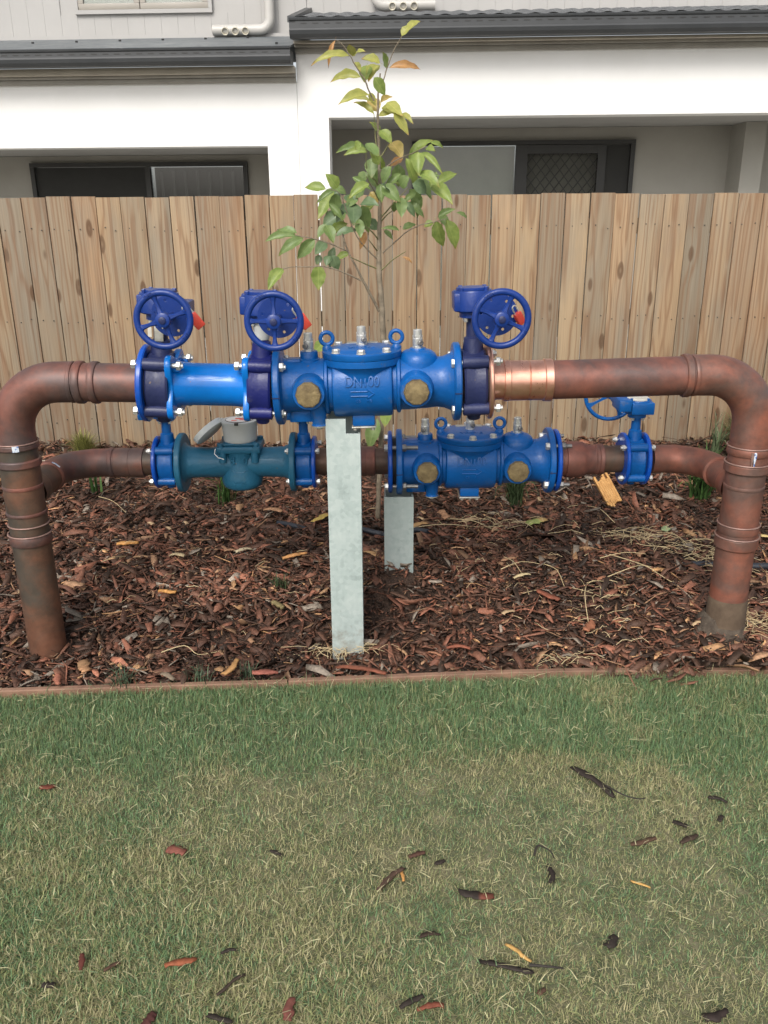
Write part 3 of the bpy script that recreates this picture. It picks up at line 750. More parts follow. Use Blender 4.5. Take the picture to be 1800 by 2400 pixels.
def blades(n, xr, yr, seed, lscale=1.0):
    r = np.random.default_rng(seed)
    x = r.uniform(*xr, n); y = r.uniform(*yr, n)
    keep = y < ey_np(x) - 0.006
    x, y = x[keep], y[keep]; n = len(x)
    dry = 0.62*vnoise(x, y, 0.16, 11) + 0.38*vnoise(x, y, 0.05, 12)
    far = np.clip((y - (1.60 + 0.10*(vnoise(x, y, 0.35, 13)-0.5)))/0.10, 0, 1)      # greener, longer strip near the edging
    dryness = np.clip(dry*1.7 - 0.17 - 0.75*far, 0, 1)
    L = r.uniform(0.009, 0.026, n)*lscale*(1 + 0.30*far)
    W = r.uniform(0.0007, 0.0018, n)
    az = r.uniform(0, 2*np.pi, n)
    lean = np.clip(r.normal(0.85 - 0.28*far, 0.38, n), 0.05, 1.5)
    curl = r.normal(0.35, 0.35, n)
    strew = r.random(n) < 0.012
    lean = np.where(strew, r.uniform(1.3, 1.56, n), lean)
    L = np.where(strew, L*1.35, L)
    dx, dy = np.cos(az), np.sin(az)
    px, py = -dy, dx
    z0 = -0.016 + np.where(strew, r.uniform(0.012, 0.03, n), 0)
    V = np.zeros((n, 5, 3))
    l1 = lean; l2 = np.clip(lean + curl, 0, 2.0)
    mx = x + dx*np.sin(l1)*L*0.5; my = y + dy*np.sin(l1)*L*0.5; mz = z0 + np.cos(l1)*L*0.5
    tx = mx + dx*np.sin(l2)*L*0.5; ty = my + dy*np.sin(l2)*L*0.5; tz = mz + np.cos(l2)*L*0.5
    for i, s in ((0, -0.5), (1, 0.5)):
        V[:, i] = np.stack([x+px*W*s, y+py*W*s, z0], 1)
    for i, s in ((2, 0.45), (3, -0.45)):
        V[:, i] = np.stack([mx+px*W*s, my+py*W*s, mz], 1)
    V[:, 4] = np.stack([tx, ty, tz], 1)
    F = np.concatenate([np.stack([np.arange(n)*5+a for a in t], 1) for t in ((0, 1, 2), (0, 2, 3), (3, 2, 4))])
    green = np.array([(0.150, 0.240, 0.105)]); gblue = np.array([(0.165, 0.250, 0.150)]); oli = np.array([(0.290, 0.300, 0.150)]); straw = np.array([(0.40, 0.355, 0.22)])
    u = r.random((n, 1))
    gmix = green + (gblue-green)*r.random((n, 1))
    d = dryness[:, None]
    C = np.where(u < 0.05 + 0.46*d**1.3, straw, np.where(u < 0.20 + 0.70*d, oli, gmix))
    C = np.where(strew[:, None] & (r.random((n, 1)) < 0.6), np.array([(0.52, 0.48, 0.31)]), C)
    C = C*np.array([[1.10, 1.12, 1.03]])*r.uniform(0.6, 1.4, (n, 1))
    return V.reshape(-1, 3), F, np.repeat(C, 5, 0)
b1 = blades(400000, (-1.25, 1.25), (0.78, 2.06), 21)
b2 = blades(42000, (-2.6, 2.6), (0.3, 2.06), 22, 1.1)
b3 = blades(9000, (-1.4, 1.4), (1.955, 2.06), 23, 1.6)
o1 = len(b1[0]); o2 = o1+len(b2[0])
tag(build_arrays('grass', np.concatenate([b1[0], b2[0], b3[0]]), np.concatenate([b1[1], b2[1]+o1, b3[1]+o2]), np.concatenate([b1[2], b2[2], b3[2]]), M['blade'], 'stuff'), 'short couch grass, green by the edging and dry in front')

# garden edging in three lengths, butted
ed = root('garden_edging', 'thin terracotta coloured edging strip between lawn and mulch', 'edging', (0, 2.01, 0))
def ed_piece(xa, xb, lift=0.0):
    mb = MB()
    n = 8
    for i in range(n):
        pass
    pts = np.linspace(xa, xb, n)
    vs = []
    for x in pts:
        y = edge_y(x) - 2.01
        z = 0.009 + lift + 0.002*math.sin(x*5)
        for (dy, dz) in ((-0.009, -0.12), (-0.009, z-0.002), (-0.007, z), (0.007, z), (0.009, z-0.002), (0.009, -0.12)):
            vs.append((x, y+dy, dz))
    fs = [(i*6+j, (i+1)*6+j, (i+1)*6+(j+1) % 6, i*6+(j+1) % 6) for i in range(n-1) for j in range(6)]
    fs += [tuple(range(6))[::-1], tuple(range((n-1)*6, n*6))]
    mb.add(vs, fs)
    return mb.build('edging_board', M['edging'], ed)
ed_piece(-3.4, -0.262); ed_piece(-0.258, 1.118, 0.003); ed_piece(1.122, 3.4)

# ---------------------------------------------------------------- fence
FY = 4.2
fence = root('paling_fence', 'long weathered timber paling fence standing behind the pipework', 'fence', (0, FY, 0))
PW = 0.1145
pal_me = MB().box(-PW/2+0.0019, PW/2-0.0019, 0, 0.016, -0.05, 1.25, 0.0022).mesh('paling', M['wood'])
rnd = random.Random(4)
nails = MB()
for i in range(-30, 31):
    o = bpy.data.objects.new('paling', pal_me)
    COL.objects.link(o)
    o.parent = fence
    x = i*PW - 0.008
    dz = rnd.uniform(-0.005, 0.004)
    if -3 <= i <= 5 and i % 2: x += 0.0007
    o.location = (x, rnd.uniform(-0.0025, 0.002), dz)
    o.rotation_euler = (0, rnd.uniform(-0.0016, 0.0016), rnd.uniform(-0.012, 0.012))
    for z in (1.107, 0.686, 0.194):
        for dx in (-0.027, 0.027):
            zz = z + rnd.uniform(-0.012, 0.012); xx = x+dx+rnd.uniform(-0.008, 0.008)
            nails.cyl((xx, 0.002, zz), (xx, -0.0035, zz), 0.0027, seg=8)
no = nails.build('nail', M['nail'], fence); no['kind'] = 'stuff'
for z in (1.107, 0.686, 0.194):
    MB().box(-3.4, 3.4, 0.019, 0.057, z-0.035, z+0.035, 0.003).build('rail', M['wood'], fence)
for x in (-2.9, -0.5, 1.9):
    MB().box(x-0.045, x+0.045, 0.058, 0.148, -0.34, 1.2, 0.004).build('post', M['wood'], fence)

# ---------------------------------------------------------------- townhouses
YAW = R(-2.5)
ex = Vector((math.cos(YAW), math.sin(YAW), 0)); en = Vector((-math.sin(YAW), math.cos(YAW), 0))
def townhouse(label, ulo, uhi, wall_z0, gut_z, lintel, op, step, right):
    base = ex*((ulo+uhi)/2) + en*9.0 + Vector((0, 0, -0.34))
    t = root('townhouse', label, 'house', base, (0, 0, YAW))
    uc = (ulo+uhi)/2
    def P(name, m, mb, parent=None, angle=32):
        q = parent or t
        for k, v in enumerate(mb.v):
            mb.v[k] = (v[0]-uc, v[1]-9.0, v[2]+0.34)
        return mb.build(name, m, q, angle)
    # facade wall: pier(s) + header
    w = MB()
    w.box(ulo, uhi, 9.0, 9.25, lintel, wall_z0)
    if right: w.box(ulo, op[0], 9.0, 9.25, -0.34, lintel)
    else: w.box(op[1], uhi, 9.0, 9.25, -0.34, lintel)
    P('wall', M['render_white'], w)
    # alcove: ceiling, side walls, back wall with a door opening
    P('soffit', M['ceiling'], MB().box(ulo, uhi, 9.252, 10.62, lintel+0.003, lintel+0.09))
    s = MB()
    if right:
        P('side_wall', M['render_beige'], MB().box(uhi-0.15, uhi, 9.252, 10.398, -0.34, lintel))  # out-of-view outer end, closed off to block light
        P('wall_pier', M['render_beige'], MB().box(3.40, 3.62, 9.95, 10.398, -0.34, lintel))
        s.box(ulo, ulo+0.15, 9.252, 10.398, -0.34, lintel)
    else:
        P('side_wall', M['render_beige'], MB().box(ulo, ulo+0.15, 9.252, 10.398, -0.34, lintel))  # unseen left end, added to keep side light out of the alcove
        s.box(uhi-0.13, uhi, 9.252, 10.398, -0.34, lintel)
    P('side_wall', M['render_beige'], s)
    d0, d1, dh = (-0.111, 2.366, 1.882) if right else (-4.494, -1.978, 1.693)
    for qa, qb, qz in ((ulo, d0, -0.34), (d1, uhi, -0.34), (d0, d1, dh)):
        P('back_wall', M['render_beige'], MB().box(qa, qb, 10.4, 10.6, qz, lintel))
    # sliding door
    fr = MB()
    fr.box(d0+0.002, d1-0.002, 10.36, 10.5, dh-0.045, dh-0.001)
    fr.box(d0+0.002, d0+0.05, 10.36, 10.5, -0.34, dh-0.046)
    fr.box(d1-0.05, d1-0.002, 10.36, 10.5, -0.34, dh-0.046)
    door = P('sliding_door', M['frame_dark'], fr)
    if right:
        m1, m2 = 1.05, 2.05
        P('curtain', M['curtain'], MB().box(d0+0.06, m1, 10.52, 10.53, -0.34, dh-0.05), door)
        P('pane', M['glass'], MB().box(d0+0.055, m1, 10.45, 10.456, -0.34, dh-0.05), door)
        f2 = MB()
        f2.box(m1, m1+0.13, 10.37, 10.44, -0.34, dh-0.05); f2.box(m2-0.09, m2, 10.37, 10.44, -0.34, dh-0.05)
        f2.box(m1+0.131, m2-0.091, 10.37, 10.44, dh-0.14, dh-0.05)
        P('screen_frame', M['frame_dark'], f2, door)
        g = MB()
        a0, a1, z0, z1 = m1+0.13, m2-0.09, -0.2, dh-0.14
        stp = 0.105
        k = -40
        for k in range(-40, 40):
            for sg in (1, -1):
                # line z = z0 + sg*1.25*(x-a0) + k*stp
                pts = []
                c = z0 + k*stp*1.25
                for xx in (a0, a1):
                    zz = c + sg*1.25*(xx-a0)
                    pts.append([xx, zz])
                (xa, za), (xb, zb) = pts
                def cut(xa, za, xb, zb):
                    if za > zb: xa, za, xb, zb = xb, zb, xa, za
                    if zb < z0 or za > z1: return None
                    if za < z0: xa += (xb-xa)*(z0-za)/(zb-za); za = z0
                    if zb > z1: xb -= (xb-xa)*(zb-z1)/(zb-za); zb = z1
                    return xa, za, xb, zb
                q = cut(xa, za, xb, zb)
                if q and q[3]-q[1] > 0.02 and q[3] > 1.0:
                    g.cyl((q[0], 10.385 + 0.004*sg, q[1]), (q[2], 10.385 + 0.004*sg, q[3]), 0.0055, seg=5)
        P('diamond_grille', M['frame_dark'], g, door)
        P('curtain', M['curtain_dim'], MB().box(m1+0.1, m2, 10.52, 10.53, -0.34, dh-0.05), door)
        P('fixed_panel', M['mesh_dark'], MB().box(m2+0.002, d1-0.052, 10.40, 10.43, -0.34, dh-0.05), door)
    else:
        m1 = -3.134
        P('fly_screen', M['mesh_dark'], MB().box(d0+0.052, m1-0.03, 10.40, 10.41, -0.34, dh-0.05), door)
        P('mullion', M['frame_dark'], MB().box(m1-0.028, m1+0.03, 10.37, 10.44, -0.34, dh-0.05), door)
        P('pane', M['glass'], MB().box(m1+0.032, d1-0.052, 10.42, 10.426, -0.34, dh-0.05), door)
        P('backing', M['mesh_dark'], MB().box(m1+0.032, d1-0.052, 10.56, 10.57, -0.34, dh-0.05), door)
        for k in range(8):
            u = m1 + 0.11 + k*0.138
            if u < d1-0.08:
                P('blind_slat', M['slat'], MB().box(u, u+0.034, 10.50, 10.506, -0.34, dh-0.10+0.012*(k % 2)), door)
    # stepped timber trim under the gutter
    P('trim_board', M['trim_b'], MB().box(ulo, uhi, 8.955, 8.998, wall_z0-0.005, wall_z0+0.035, 0.003))
    P('trim_board', M['trim_b'], MB().box(ulo, uhi, 8.915, 8.998, wall_z0+0.037, wall_z0+0.058, 0.003))
    P('trim_board', M['trim_a'], MB().box(ulo, uhi, 8.86, 8.998, wall_z0+0.060, gut_z[0]+0.012, 0.003))
    # gutter: bowed front, rolled lip, overflow slots
    z0, z1 = gut_z
    prof = [(8.75, z0+0.014), (8.735, z0), (8.685, z0+0.004), (8.66, z0+0.03), (8.652, z0+0.06), (8.66, z0+0.075), (8.66, z1-0.03), (8.648, z1-0.022), (8.645, z1-0.008), (8.655, z1), (8.672, z1), (8.675, z1-0.02), (8.70, z1-0.022), (8.86, z1-0.022), (8.86, z0+0.014)]
    g = MB()
    n = len(prof)
    ga, gb = (ulo-0.006, uhi) if right else (ulo, uhi-0.004)
    g.add([(u, a, b_) for u in (ga, gb) for a, b_ in prof], [(i, (i+1) % n, n+(i+1) % n, n+i) for i in range(n)] + [tuple(range(n))[::-1], tuple(range(n, 2*n))])
    gut = P('gutter', M['gutter'], g, None, 25)
    sl = MB()
    u = ulo+0.1
    while u < uhi-0.1:
        sl.box(u, u+0.055, 8.6575, 8.662, z1-0.052, z1-0.044)
        u += 0.105
    so = P('slot', M['slot'], sl, gut); so['kind'] = 'stuff'
    # roof between gutter and upper wall
    rz1 = 2.87 if not right else 3.085
    rb = MB()
    if right:
        nu = int((uhi-ulo-0.03)/0.02)
        vs = []
        rows = [8.70, 9.02, 9.021, 9.34, 9.341, 9.67, 9.671, 10.0]
        for k, y in enumerate(rows):
            for i in range(nu+1):
                uu = ulo+0.03+i*0.02
                lift = 0.016 if k % 2 == 0 else 0.004
                vs.append((uu, y, z1-0.004 + (rz1-z1)*(y-8.70)/1.3 + lift + 0.006*math.sin(2*math.pi*uu/0.16)))
        rb.add(vs, [(k*(nu+1)+i, k*(nu+1)+i+1, (k+1)*(nu+1)+i+1, (k+1)*(nu+1)+i) for k in range(len(rows)-1) for i in range(nu)])
        P('roof', M['roof_tile'], rb, None, 60)
        P('barge_capping', M['gutter'], MB().add([(a, y, z) for a in (ulo-0.02, ulo+0.05) for y, z in ((8.66, z1-0.04), (8.66, z1+0.012), (10.0, rz1+0.05), (10.0, rz1-0.02))], [(0, 1, 2, 3), (7, 6, 5, 4), (0, 4, 5, 1), (1, 5, 6, 2), (2, 6, 7, 3), (3, 7, 4, 0)]))
    else:
        vs = [(a, y, z) for a in (ulo, uhi-0.004) for y, z in ((8.69, z1-0.01), (8.69, z1+0.004), (10.0, rz1+0.012), (10.0, rz1-0.02))]
        rb.add(vs, [(0, 1, 2, 3), (7, 6, 5, 4), (0, 4, 5, 1), (1, 5, 6, 2), (2, 6, 7, 3), (3, 7, 4, 0)])
        rf = P('roof', M['roof_metal'], rb)
        for uu in np.arange(ulo+0.2, uhi-0.1, 0.42):
            f = ((uu*7.31) % 1.0)
            y = 8.85 + 0.9*f
            z = z1+0.004 + (rz1+0.008-z1)*(y-8.69)/1.31
            P('roof_screw', M['slot'], MB().cyl((uu, y, z-0.002), (uu, y, z+0.014), 0.014, seg=8), rf)
        P('flashing', M['cladding'], MB().box(ulo, uhi, 9.93, 9.975, rz1-0.005, rz1+0.028))
    # upper storey cladding in single boards
    P('upper_wall', M['cladding'], MB().box(ulo, uhi, 10.012, 10.25, rz1-0.2, 5.6))
    bw = 0.176
    win = None if right else (-3.60, -2.195, 3.125, 4.3)
    u = ulo
    me_full = None
    while u < uhi-0.02:
        ub = min(u+bw, uhi)
        if win and ub > win[0]-0.02 and u < win[1]+0.02:
            P('cladding_board', M['cladding'], MB().box(u+0.0008, ub-0.0008, 10.0, 10.011, rz1-0.02, win[2]-0.022))
            P('cladding_board', M['cladding'], MB().box(u+0.0008, ub-0.0008, 10.0, 10.011, win[3]+0.03, 5.6))
        else:
            P('cladding_board', M['cladding'], MB().box(u+0.0008, ub-0.0008, 10.0, 10.011, rz1-0.02, 5.6))
        u += bw
    P('upper_eave', M['gutter'], MB().box(ulo, uhi, 9.4, 10.3, 5.6, 5.75))
    if win:
        a, b_, c, d = win
        tr = MB()
        tr.box(a-0.018, b_+0.018, 9.965, 10.011, c-0.022, c+0.016); tr.box(a-0.018, a+0.02, 9.965, 10.011, c+0.017, d); tr.box(b_-0.02, b_+0.018, 9.965, 10.011, c+0.017, d); tr.box(a-0.018, b_+0.018, 9.965, 10.011, d+0.001, d+0.03)
        wt = P('window', M['cladding'], tr)
        mid = -2.93
        for x0, x1 in ((a+0.022, mid-0.004), (mid+0.004, b_-0.022)):
            f = MB()
            f.box(x0, x1, 9.972, 10.008, c+0.018, c+0.075, 0.004); f.box(x0, x0+0.055, 9.972, 10.008, c+0.076, d); f.box(x1-0.055, x1, 9.972, 10.008, c+0.076, d)
            P('sash', M['frame_taupe'], f, wt)
            P('pane', M['glass'], MB().box(x0+0.056, x1-0.056, 9.988, 9.992, c+0.076, d), wt)
            P('blind', M['blind'], MB().box(x0+0.056, x1-0.056, 10.0, 10.006, c+0.076, d), wt)
    # downpipe ending in a spreader with three outlets
    def spreader(ua, ub, z, vert_at_b, holes):
        r = 0.05
        pts = []
        y = 9.90
        if vert_at_b:
            pts = [(ua, y, z), (ub-0.10, y, z)] + [(ub-0.10+0.10*math.sin(q), y, z+0.10-0.10*math.cos(q)) for q in np.linspace(0.3, math.pi/2, 6)] + [(ub, y, 5.58)]
        else:
            pts = [(ub, y, z), (ua+0.10, y, z)] + [(ua+0.10-0.10*math.sin(q), y, z+0.10-0.10*math.cos(q)) for q in np.linspace(0.3, math.pi/2, 6)] + [(ua, y, 5.58)]
        dp = P('downpipe', M['pvc'], MB().tube(pts, r, 18))
        for h in holes:
            mb = MB()
            mb.lathe([(0, 0.036), (0.032, 0.036), (0.032, 0.031), (0.004, 0.030), (0.003, 0.001)], (h, y-0.035, z-0.012), (0, -1, -0.35), 18, caps=False)
            P('outlet', M['pvc_in'], mb, dp)
    if right: spreader(-0.49, 0.123, 3.125, False, (-0.31, -0.20, -0.09))
    else: spreader(-2.167, -1.57, 2.925, True, (-2.03, -1.925, -1.82))
    return t
townhouse('lower left townhouse with charcoal gutter, upstairs window and dark sliding door', -6.6, -1.20, 2.325, (2.434, 2.578), 1.765, (-6.5, -1.505), 0, False)
townhouse('right townhouse standing one step higher with diamond grille screen door', -1.197, 5.6, 2.567, (2.640, 2.802), 2.010, (-0.90, 5.5), 0.245, True)

# ---------------------------------------------------------------- pipework
UY, LY = 2.19, 2.51            # the two runs
PR = 0.0497                    # copper pipe radius

def ring_prof(w, r, h):
    """a raised bead: rounded shoulders"""
    return [(0, r-0.001), (0.0015, r+h*0.7), (0.004, r+h), (w-0.004, r+h), (w-0.0015, r+h*0.7), (w, r-0.001)]

def elbow_pts(c, R_, a, b, n=12):
    """quarter bend about c from direction a to direction b (unit vectors)"""
    c, a, b = Vector(c), Vector(a), Vector(b)
    return [c + a*(R_*math.cos(q)) + b*(R_*math.sin(q)) for q in np.linspace(0, math.pi/2, n)]

def riser(sign, label, top_z, x_end, rings_v, rings_h, low_x_end, mats, seams):
    X = 0.972*sign
    t = root('copper_riser', label, 'copper pipe', (X, UY, gz(X, UY)))
    b0 = Vector((X, UY, gz(X, UY)))
    def P(name, m, mb, parent=None, angle=35):
        for k, v in enumerate(mb.v):
            mb.v[k] = (v[0]-b0.x, v[1]-b0.y, v[2]-b0.z)
        return mb.build(name, m, parent or t, angle)
    RB = 0.128
    zb = top_z - RB
    main = MB()
    main.tube([(X, UY, -0.1), (X, UY, 0.2), (X, UY, 0.45), (X, UY, zb-0.03)], PR+0.0015, 32)
    P('upright_pipe', mats[0], main)
    el = MB()
    pts = [(X, UY, zb-0.045), (X, UY, zb-0.015)] + elbow_pts((X-sign*RB, UY, zb), RB, (sign, 0, 0), (0, 0, 1), 16) + [(X-sign*(RB+0.02), UY, top_z), (X-sign*(RB+0.05), UY, top_z)]
    el.tube(pts, PR+0.003, 32)
    P('elbow', mats[1], el)
    hz = MB()
    xs = X-sign*(RB+0.03)
    hz.tube([(xs, UY, top_z), (x_end[0], UY, x_end[1])], PR, 32)
    P('level_pipe', mats[2], hz)
    for z, w, h in rings_v:
        P('collar', mats[3], MB().lathe(ring_prof(w, PR+0.0015, h), (X, UY, z-w/2), (0, 0, 1), 32, caps=False))
    for z, off in seams:
        P('solder_seam', M['solder'], MB().torus((X, UY, z), (0, 0, 1), PR+0.0015+off, 0.0022, 40, 6))
    d = Vector((x_end[0]-xs, 0, x_end[1]-top_z)); Ld = d.length; d.normalize()
    for s_, w, h in rings_h:
        p = Vector((xs, UY, top_z)) + d*s_
        P('collar', mats[3], MB().lathe(ring_prof(w, PR, h), p, d, 32, caps=False))
    # bypass branch: straight back from the riser, then a quarter bend along the lower run
    lz = 0.468
    rb, lr = 0.115, 0.040
    br = MB()
    br.tube([(X, UY+0.02, lz), (X, LY-rb-0.012, lz)], lr, 28)
    P('branch_pipe', mats[0], br)
    P('branch_saddle', mats[0], MB().lathe([(0, 0.047), (0.045, 0.046), (0.052, 0.0435), (0.053, 0.039)], (X, UY+0.035, lz), (0, 1, 0), 28, caps=False))
    e2 = MB()
    pts = [(X, LY-rb-0.03, lz)] + elbow_pts((X-sign*rb, LY-rb, lz), rb, (sign, 0, 0), (0, 1, 0), 16) + [(X-sign*(rb+0.04), LY, lz)]
    e2.tube(pts, lr+0.003, 28)
    P('branch_elbow', mats[1], e2)
    P('collar', mats[1], MB().lathe(ring_prof(0.016, lr+0.001, 0.006), (X, LY-rb-0.034, lz), (0, 1, 0), 28, caps=False))
    lo = MB()
    lo.tube([(X-sign*(rb+0.02), LY, lz), (low_x_end, LY, lz+0.001)], lr, 28)
    P('bypass_pipe', mats[4], lo)
    return t, P

tL, PL = riser(-1, 'weathered copper riser at the left end with blue sticker on its collar', 0.7785, (-0.615, 0.774),
    [(0.612, 0.017, 0.006), (0.566, 0.022, 0.006), (0.425, 0.011, 0.003), (0.350, 0.030, 0.005), (0.50, 0.012, 0.002)],
    [(0.008, 0.012, 0.004), (0.022, 0.022, 0.0055), (0.062, 0.02, 0.005)], -0.69,
    (M['copper_brown'], M['copper'], M['copper'], M['copper'], M['copper_brown']),
    [(0.392, 0.0015), (0.366, 0.0055), (0.622, 0.005)])
PL('sticker', M['sticker'], MB().add([(-0.972+math.sin(a)*(PR+0.0085), UY-math.cos(a)*(PR+0.0085), z) for a in (0.20, 0.34, 0.48) for z in (0.606, 0.622)], [(0, 2, 3, 1), (2, 4, 5, 3)]))
PL('coupling', M['copper_red'], MB().lathe([(0, 0.040), (0.001, 0.0445), (0.004, 0.045), (0.045, 0.0445), (0.0455, 0.0435), (0.048, 0.0435), (0.0485, 0.0445), (0.085, 0.045), (0.088, 0.0445), (0.089, 0.040)], (-0.817, LY, 0.468), (1, 0, 0), 28, caps=False))
PL('collar', M['copper'], MB().lathe(ring_prof(0.016, 0.043, 0.003), (-0.836, LY, 0.468), (1, 0, 0), 28, caps=False))
PL('sticker', M['sticker'], MB().add([(-0.972+math.sin(a)*0.0475, LY-0.149+q, 0.468+math.cos(a)*0.0475) for a in (0.35, 0.6, 0.9) for q in (0.0, 0.009)], [(0, 1, 3, 2), (2, 3, 5, 4)]))

tR, PRt = riser(1, 'reddish copper riser at the right end with muddy foot', 0.785, (0.43, 0.775),
    [(0.585, 0.024, 0.005), (0.538, 0.026, 0.007), (0.485, 0.012, 0.002), (0.365, 0.026, 0.003), (0.325, 0.034, 0.006)],
    [(0.008, 0.014, 0.004), (0.024, 0.02, 0.006)], 0.875,
    (M['copper_red'], M['copper_red'], M['copper'], M['copper_red'], M['copper_brown']),
    [(0.597, 0.005), (0.552, 0.006), (0.378, 0.004), (0.343, 0.006)])
PRt('mud_band', mottled('dried_mud', [(0.3, (0.075, 0.05, 0.032)), (0.7, (0.135, 0.095, 0.062))], 24, (0.85, 0.95), 0, 0.5, 90), MB().lathe([(0, PR+0.0045), (0.06, PR+0.0042), (0.098, PR+0.003), (0.108, PR+0.0012)], (0.972, UY, 0.05), (0, 0, 1), 32, caps=False))
for a in (0.28, 0.40):
    PRt('solder_drip', M['sticker'] if a > 0.3 else M['solder'], MB().lathe([(0, 0.0008), (0.002, 0.004), (0.012, 0.0045), (0.03, 0.0018), (0.045, 0.001)], (0.972+math.sin(a-0.5)*(PR+0.004), UY-math.cos(a-0.5)*(PR+0.005), 0.592), (0, 0, -1), 8))
# concrete round the right riser
ft = MB()
rr = random.Random(3)
vs, fs = [], []
for i in range(14):
    for j in range(28):
        a = 2*math.pi*j/28
        r = 0.052 + 0.0042*i*(1.0 - 0.45*math.cos(a)) + rr.uniform(-0.004, 0.004)
        z = 0.012 - 0.0065*i + rr.uniform(-0.006, 0.006) + (0.030*math.exp(-((i-2)/3.0)**2) if 2.2 < a < 4.0 else 0)
        vs.append((r*math.cos(a), r*math.sin(a), z))
for i in range(13):
    for j in range(28):
        fs.append((i*28+j, i*28+(j+1) % 28, (i+1)*28+(j+1) % 28, (i+1)*28+j))
ft.add(vs, fs)
o = ft.build('concrete_footing', M['concrete'], None, 60, (0.972, UY, 0.066))
tag(o, 'rough grey concrete collar round the foot of the right riser', 'footing')

def bolt_pair(parent, x0, x1, y, z, r=0.0115, stud=0.0):
    """hex head one side, nut (and thread) the other, along X"""
    b = MB()
    b.hexa((x0, y, z), (-1, 0, 0), r, 0.011)
    b.hexa((x1, y, z), (1, 0, 0), r, 0.011)
    b.cyl((x0-0.002, y, z), (x1+0.011+0.004+stud, y, z), r*0.55, seg=10)
    return b.build('bolt', M['steel'], parent, 20)

def flange_disc(parent, x, w, r, m, notch=False, bore=0.0):
    mb = MB()
    mb.lathe([(0, r-0.0035), (0.0035, r), (w-0.003, r), (w, r-0.003)], (x, 0, 0), (1, 0, 0), 56)
    o = mb.build('flange', m, parent)
    if notch:
        MB().box(x-0.0004, x+w+0.0004, -r-0.0006, -r+0.004, -0.013, -0.0105).build('casting_seam', M['navy_dark'], o)
    return o

def handwheel(parent, c, Rw, rot, m, tube_r=0.0078):
    c = Vector(c)
    w = MB()
    w.torus((0, 0, 0), (0, 1, 0), Rw, tube_r, 56, 12, 0.9)
    o = w.build('handwheel', m, parent, 40, c)
    h = MB()
    h.lathe([(-0.013, 0.013), (-0.011, 0.0165), (0.008, 0.018), (0.012, 0.016)], (0, 0, 0), (0, 1, 0), 24)
    h.build('hub', m, o)
    MB().lathe([(0, 0.0085), (0.004, 0.0082), (0.005, 0.006)], (0, -0.012, 0), (0, -1, 0), 12).build('hub_pin', M['navy_dark'], o)
    for k in range(4):
        a = rot + k*math.pi/2
        s = MB()
        e = Vector((math.cos(a), 0, math.sin(a))); n = Vector((-math.sin(a), 0, math.cos(a)))
        vs, fs = [], []
        N = 8
        for i in range(N+1):
            t = i/N
            rr_ = 0.012 + (Rw-0.010)*t*0.985
            hw = 0.0085 - 0.004*math.sin(math.pi*min(1, t*1.05)) + 0.004*max(0, t-0.75)*4
            yy = 0.003*math.sin(math.pi*t) 
            th = 0.0050
            p = e*rr_ + Vector((0, yy, 0))
            vs += [p + n*hw + Vector((0, -th*0.4, 0)), p + n*hw*0.55 + Vector((0, -th, 0)), p - n*hw*0.55 + Vector((0, -th, 0)), p - n*hw + Vector((0, -th*0.4, 0)), p - n*hw*0.8 + Vector((0, th, 0)), p + n*hw*0.8 + Vector((0, th, 0))]
        for i in range(N):
            for j in range(6):
                fs.append((i*6+j, i*6+(j+1) % 6, (i+1)*6+(j+1) % 6, (i+1)*6+j))
        fs += [tuple(range(6)), tuple(range(N*6, N*6+6))[::-1]]
        s.add(vs, fs)
        s.build('spoke', m, o, 40)
    return o

